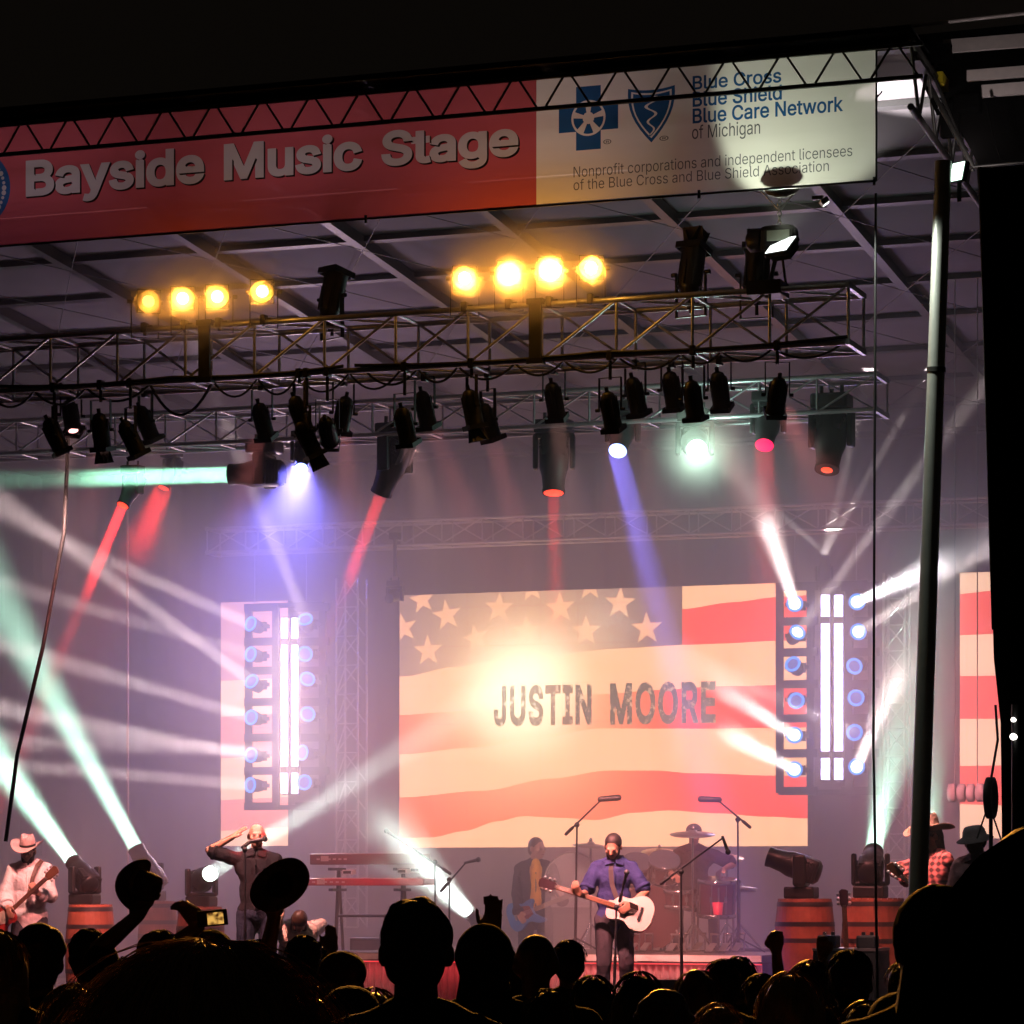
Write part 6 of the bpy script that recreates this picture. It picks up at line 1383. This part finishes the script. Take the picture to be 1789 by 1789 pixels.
def spect(px, top, wpx, label, hair='short', hm=None, shirt=0, head_w=.176, dark=False, h=None, pitch=0, yaw=0, arms=None, hat=None, t=None, roll=0, vs=None, group='people in the crowd', extra=0.0, jet=False):
    t = t or head_w*F/wpx; top_w = T(px, top, t); hh = top_w.z-extra
    loc = V((top_w.x, top_w.y, 0)); rz_ = FACE+math.pi; k = hh/1.80
    HL = HR = EL = ER = None; Mi = Matrix.Rotation(-rz_, 3, 'Z')
    def loc_at(x, y, dd=0.0): return Mi @ (T(x, y, t+dd)-loc)
    hands = [None, None]
    if arms:
        for s, (x, y, ex, ey, dd, hd) in arms.items():
            w, e = loc_at(x, y, dd), loc_at(ex, ey, dd*.4)
            if s == 'l': HL, EL, hands[0] = w, e, hd
            else: HR, ER, hands[1] = w, e, hd
    J = skeleton(hh, hl=HL, hr=HR, el=EL, er=ER, pitch=pitch, yaw=yaw, roll=roll, stance=.12)
    # an arm that reaches farther than the skeleton allows keeps its hand where the photo has it
    vs = vs or (.0095 if arms else max(.010, min(.018, t*.0013)))
    r = person(loc, rz_, label, hh, c_skin2 if dark else c_skin, J, vs, group, hands=tuple(hands), face=t < 4)
    sm = m_pitch if jet else SH[shirt]; m = MB(); torso(m, J, .020)
    for s in 'lr': arm(m, J, s, .018, .42)
    voxel(m, 'shirt', sm, .018, 3, r, .010, 10); m = MB(); legs(m, J, .016, .97); voxel(m, 'trousers', SH[1], .022, 3, r); m = MB(); feet(m, J); voxel(m, 'shoes', m_black, .02, 2, r)
    hm = hm or hair_dark
    if hair == 'short': voxel(hair_cap(J, .009), 'hair', hm, vs, 2, r, .008, 26); (None if hat else strands(r, J, 170, hm, .090, .045, .05, .0011*t/5, int(px)))
    elif hair == 'curly':
        m = hair_cap(J, .012); rnd = random.Random(px)
        for i in range(60):
            th = rnd.uniform(0, 6.28); ph = rnd.uniform(0, 1.5); m.ell(J['head']+J['R'] @ V((math.sin(ph)*math.cos(th)*.088, .03+math.sin(ph)*math.sin(th)*.10, .045+math.cos(ph)*.096))*J['k'], (.02, .02, .018), n=7)
        voxel(m, 'hair', hm, vs*.9, 1, r)
    elif hair == 'bald': pass
    elif hair in ('long', 'big'):
        m = hair_cap(J, .018 if hair == 'long' else .040, .30 if hair == 'long' else .38); c = J['head']
        for s_ in (-1, 1): m.capsule(c+J['R'] @ V((s_*.075, .02, .02)), c+V((s_*.10, .03, -.24)), .034 if hair == 'long' else .05, .026)
        voxel(m, 'hair', hm, vs, 3, r); strands(r, J, 110 if hair == 'long' else 800, hm if hair == 'long' else hair_lit, .105 if hair == 'long' else .130, .11 if hair == 'long' else .24, .006 if hair == 'long' else .014, .0011*t/4+.0004 if hair == 'long' else .0009, int(px))
    elif hair == 'bun':
        m = hair_cap(J, .012); m.ell(J['head']+J['R'] @ V((.015, .10, .10)), (.045, .04, .042)); voxel(m, 'hair', hm, vs, 2, r); strands(r, J, 90, hm, .095, .08, .03, .0011*t/5, int(px))
    elif hair == 'pony':
        m = hair_cap(J, .010); c = J['head']+J['R'] @ V((0, .115, .03)); m.capsule(c, c+V((0, .05, -.06)), .03, .035); m.capsule(c+V((0, .05, -.06)), c+V((.02, .05, -.26)), .036, .015); voxel(m, 'hair', hm, vs, 2, r); strands(r, J, 90, hm, .093, .09, .03, .0011*t/5, int(px))
    if hat == 'cap':
        c = J['head']; R = J['R']; m = MB(); m.ell(c+R @ V((0, .018, .055))*J['k'], (.094, .112, .082), R); m.ell(c+R @ V((0, -.12, .05))*J['k'], (.078, .085, .012), R @ Matrix.Rotation(.15, 3, 'X')); m.ell(c+R @ V((0, .018, .137))*J['k'], (.012, .012, .008)); voxel(m, 'cap', SH[(shirt+1) % 5], vs, 2, r)
    if hat == 'hood':
        c = J['head']; m = MB(); m.ell(c+V((0, .035, .03)), (.105, .115, .115)); m.capsule(c+V((0, .06, -.05)), J['neck']+V((0, .05, 0)), .09, .11); voxel(m, 'hood', m_pitch if jet else SH[shirt], vs, 3, r)
    return r
OPEN = lambda d, n, s: (d, n, .12, .16, s)
# near figures
spect(352, 1676, 455, 'person with a big dome of brown hair and loose strands, closest at the lower left', 'big', hair_lit, 0, .262, pitch=.12, t=3.35, extra=.035)
spect(1874, 1428, 470, 'very tall person looming at the lower right corner', 'short', hair_dark, 0, t=2.15, dark=True, extra=.02, hat='hood', jet=True)  # hood added to keep this figure black against the stage lamps
spect(1638, 1562, 118, 'tall person just left of the looming figure, at the foot of the pole', 'short', hair_dark, 0, dark=True, t=7.2, hat='hood')
spect(727, 1583, 122, 'tall broad necked person with short hair standing in the middle', 'short', hair_dark, 0, dark=True, t=8.0)
spect(846, 1628, 84, 'hooded person right beside the tall person in the middle', 'short', hair_dark, 0, hat='hood', t=11.2)
spect(936, 1632, 82, 'bald person with a round head below the bass player', 'bald', None, 0, dark=True, t=11.4)
spect(994, 1651, 54, 'smaller person at the right shoulder of the bald person', 'short', hair_dark, 2, t=15.5)
# left side
spect(-6, 1642, 78, 'long blond haired person cut by the left edge', 'long', hair_blond, 2, t=11)
spect(70, 1632, 80, 'curly headed person second from the left edge', 'curly', hair_dark, 0, dark=True, t=11.5)
spect(155, 1631, 66, 'person with big ears and a light rimmed neck, third from the left edge', 'short', hair_dark, 0, t=13.2)
spect(128, 1741, 84, 'blond person low at the bottom left beneath the third head', 'long', hair_blond, 3, t=9.5, pitch=.2)
spect(210, 1690, 66, 'brown haired person low between the third head and the big haired person', 'long', hair_brown, 2, t=12.5)
spect(278, 1634, 76, 'person holding a dark cowboy hat up on his raised arm', 'short', hair_dark, 0, t=12.2, arms={'l': (243, 1598, 212, 1665, -.10, ((.12, .1, 1), (0, 1, 0), 1.3, .05, 1))})
spect(368, 1634, 70, 'person in a cap holding up a phone with a lit screen', 'short', hair_dark, 2, hat='cap', t=12.8, arms={'l': (348, 1618, 318, 1662, -.20, ((.55, .1, .75), (.8, 1, 0), 1.1, .05, 1))})
spect(443, 1652, 72, 'person holding a wide straw hat flat up against the stage', 'short', hair_dark, 2, t=12.5, arms={'r': (480, 1598, 474, 1662, -.15, ((.05, .1, 1), (0, 1, 0), 1.2, .05, -1))})
spect(531, 1643, 64, 'dark haired person right under the straw hat', 'short', hair_dark, 1, t=14.2)
spect(566, 1664, 46, 'person pointing a finger up left of the bright capped head', 'short', hair_dark, 1, t=17, arms={'r': (580, 1661, 584, 1690, -.2, ((.05, .1, 1), (0, 1, 0), .5, .02, -1))})
spect(598, 1673, 78, 'person in a cap with a yellow lit rim left of the tall person', 'short', hair_blond, 3, hat='cap', t=12)
spect(612, 1737, 76, 'person in a low round cap beneath the yellow rimmed cap', 'short', hair_dark, 0, hat='cap', t=10)
spect(652, 1748, 70, 'person low down against the left arm of the tall person', 'long', hair_brown, 2, t=10.6)
# right side
spect(866, 1652, 58, 'person raising an open hand between the hooded and the bald person', 'short', hair_dark, 0, t=13.4, arms={'r': (861, 1630, 868, 1680, -.3, ((-.02, .0, 1), (0, 1, 0), .06, .11, -1))})
spect(1036, 1716, 60, 'dark round head in front of the singer\'s legs', 'short', hair_dark, 1, dark=True, t=12.4)
spect(1116, 1716, 64, 'long dark haired person below the singer\'s guitar', 'long', hair_dark, 0, t=12.6)
spect(1160, 1750, 96, 'person with sparkling frizzy hair low below the boom stand', 'curly', hair_brown, 2, t=9.6)
spect(1220, 1710, 78, 'person with a braided bun right of the boom stand', 'bun', hair_brown, 0, t=11.8)
spect(1264, 1686, 70, 'person with a smooth rounded head behind the bun', 'short', hair_dark, 0, t=13.6)
spect(1290, 1681, 58, 'person whose head peeks out behind the smooth rounded head', 'short', hair_dark, 1, dark=True, t=15)
spect(1330, 1712, 50, 'person raising a closed fist right of the riser', 'short', hair_dark, 1, t=14.5, arms={'r': (1352, 1640, 1346, 1700, -.2, ((0, .1, 1), (0, 1, 0), 1.9, .02, -1))})
spect(1382, 1718, 94, 'blond rimmed long haired person right of the raised fist', 'long', hair_blond, 0, t=10.2)
spect(1416, 1694, 62, 'brown haired person behind the blond rimmed person', 'long', hair_brown, 2, t=14.2)
spect(1486, 1671, 80, 'tall person with a long oval head before the equipment case', 'short', hair_dark, 0, dark=True, t=11.6)
spect(1444, 1690, 44, 'person lifting a small hand by the equipment case', 'short', hair_dark, 0, t=17.5, arms={'l': (1438, 1672, 1432, 1705, -.2, ((.1, .1, 1), (0, 1, 0), .9, .05, 1))})
spect(1582, 1690, 68, 'round headed person at the foot of the pole', 'short', hair_brown, 1, t=13.4)
spect(1573, 1750, 100, 'person in a wide cap at the very bottom right', 'short', hair_dark, 0, hat='cap', t=8.8)
spect(1512, 1764, 70, 'person with glinting glasses low at the bottom right', 'pony', hair_brown, 3, t=11)
spect(545, 1752, 66, 'person low down between the big hair and the round cap', 'pony', hair_brown, 3, t=11.4)
spect(960, 1742, 80, 'broad shouldered person low in front of the bald person', 'short', hair_dark, 4, dark=True, t=10)
spect(1256, 1768, 70, 'blond head at the bottom edge under the bun', 'pony', hair_blond, 2, t=11)
spect(1430, 1766, 70, 'ponytailed head at the bottom edge right of the blond rimmed person', 'pony', hair_brown, 1, t=10.8)
# things held up
p = T(246, 1545, 12.0); hr_ = thing('held_hat', p, 'dark felt cowboy hat held up sideways on an arm', 'hat')
R = Matrix((V((0, 0, 1)), DV, RV)).transposed() if False else None
def axes(up, side): u = V(up).normalized(); s = (V(side)-u*V(side).dot(u)).normalized(); return Matrix((s, u.cross(s), u)).transposed()
cowboy_hat(hr_, V((-.02*RV)), axes(RV*.92-DV*.25-UP*.18, UP*1+RV*.15), .72, mat('dark_felt', (.10, .045, .02), .75, 0, .3, 14, .3), .165, .135, .03, 'felt', mat('hat_cord', (.5, .33, .14), .5))
p = T(489, 1546, 12.2); hr_ = thing('held_hat', p, 'wide dark straw hat held up with its open brim facing the crowd', 'hat')
cowboy_hat(hr_, V((0, 0, 0)), axes(DV*1-UP*.05+RV*.08, UP*.8-RV*.6), .60, mat('dark_straw', (.09, .05, .03), .6, 0, .7, 60, .6), .175, .10, .02, 'straw')
m = MB(); rnd = random.Random(4)
for i in range(60):
    a = rnd.uniform(0, 6.28); rr = rnd.uniform(.055, .082); m.ell(RV*(rr*math.cos(a))+UP*(rr*1.1*math.sin(a))-DV*.006, (.0028, .0028, .0028), n=6)
m.build('sequins', mat('sequin', (.6, .4, .3), .2, .9), hr_)
p = T(371, 1604, 12.45); ph = thing('phone', p, 'phone held up filming the stage with an orange picture on its screen', 'phone'); Rp = axes(-DV, RV*.97+UP*.10)
m = MB(); m.box((0, 0, 0), (.118, .062, .009), 0, Rp, .004); m.build('case', m_black, ph)
m = MB(); m.box(Rp @ V((.012, -.002, .006)), (.062, .046, .002), 0, Rp); sc_ = m.build('screen', None or bpy.data.materials.new('phone_screen'), ph)
pm = bpy.data.materials['phone_screen']; pm.use_nodes = True; nt = pm.node_tree; b = nt.nodes['Principled BSDF']; N = nt.nodes.new; L = nt.links.new
tc = N('ShaderNodeTexCoord'); nz = N('ShaderNodeTexNoise'); nz.inputs['Scale'].default_value = 30; L(tc.outputs['Object'], nz.inputs['Vector']); rp = N('ShaderNodeValToRGB'); rp.color_ramp.elements[0].position = .42; rp.color_ramp.elements[0].color = (.06, .015, .003, 1); rp.color_ramp.elements[1].position = .58; rp.color_ramp.elements[1].color = (1, .55, .12, 1)
L(nz.outputs['Fac'], rp.inputs[0]); L(rp.outputs[0], b.inputs['Emission Color']); b.inputs['Emission Strength'].default_value = .8
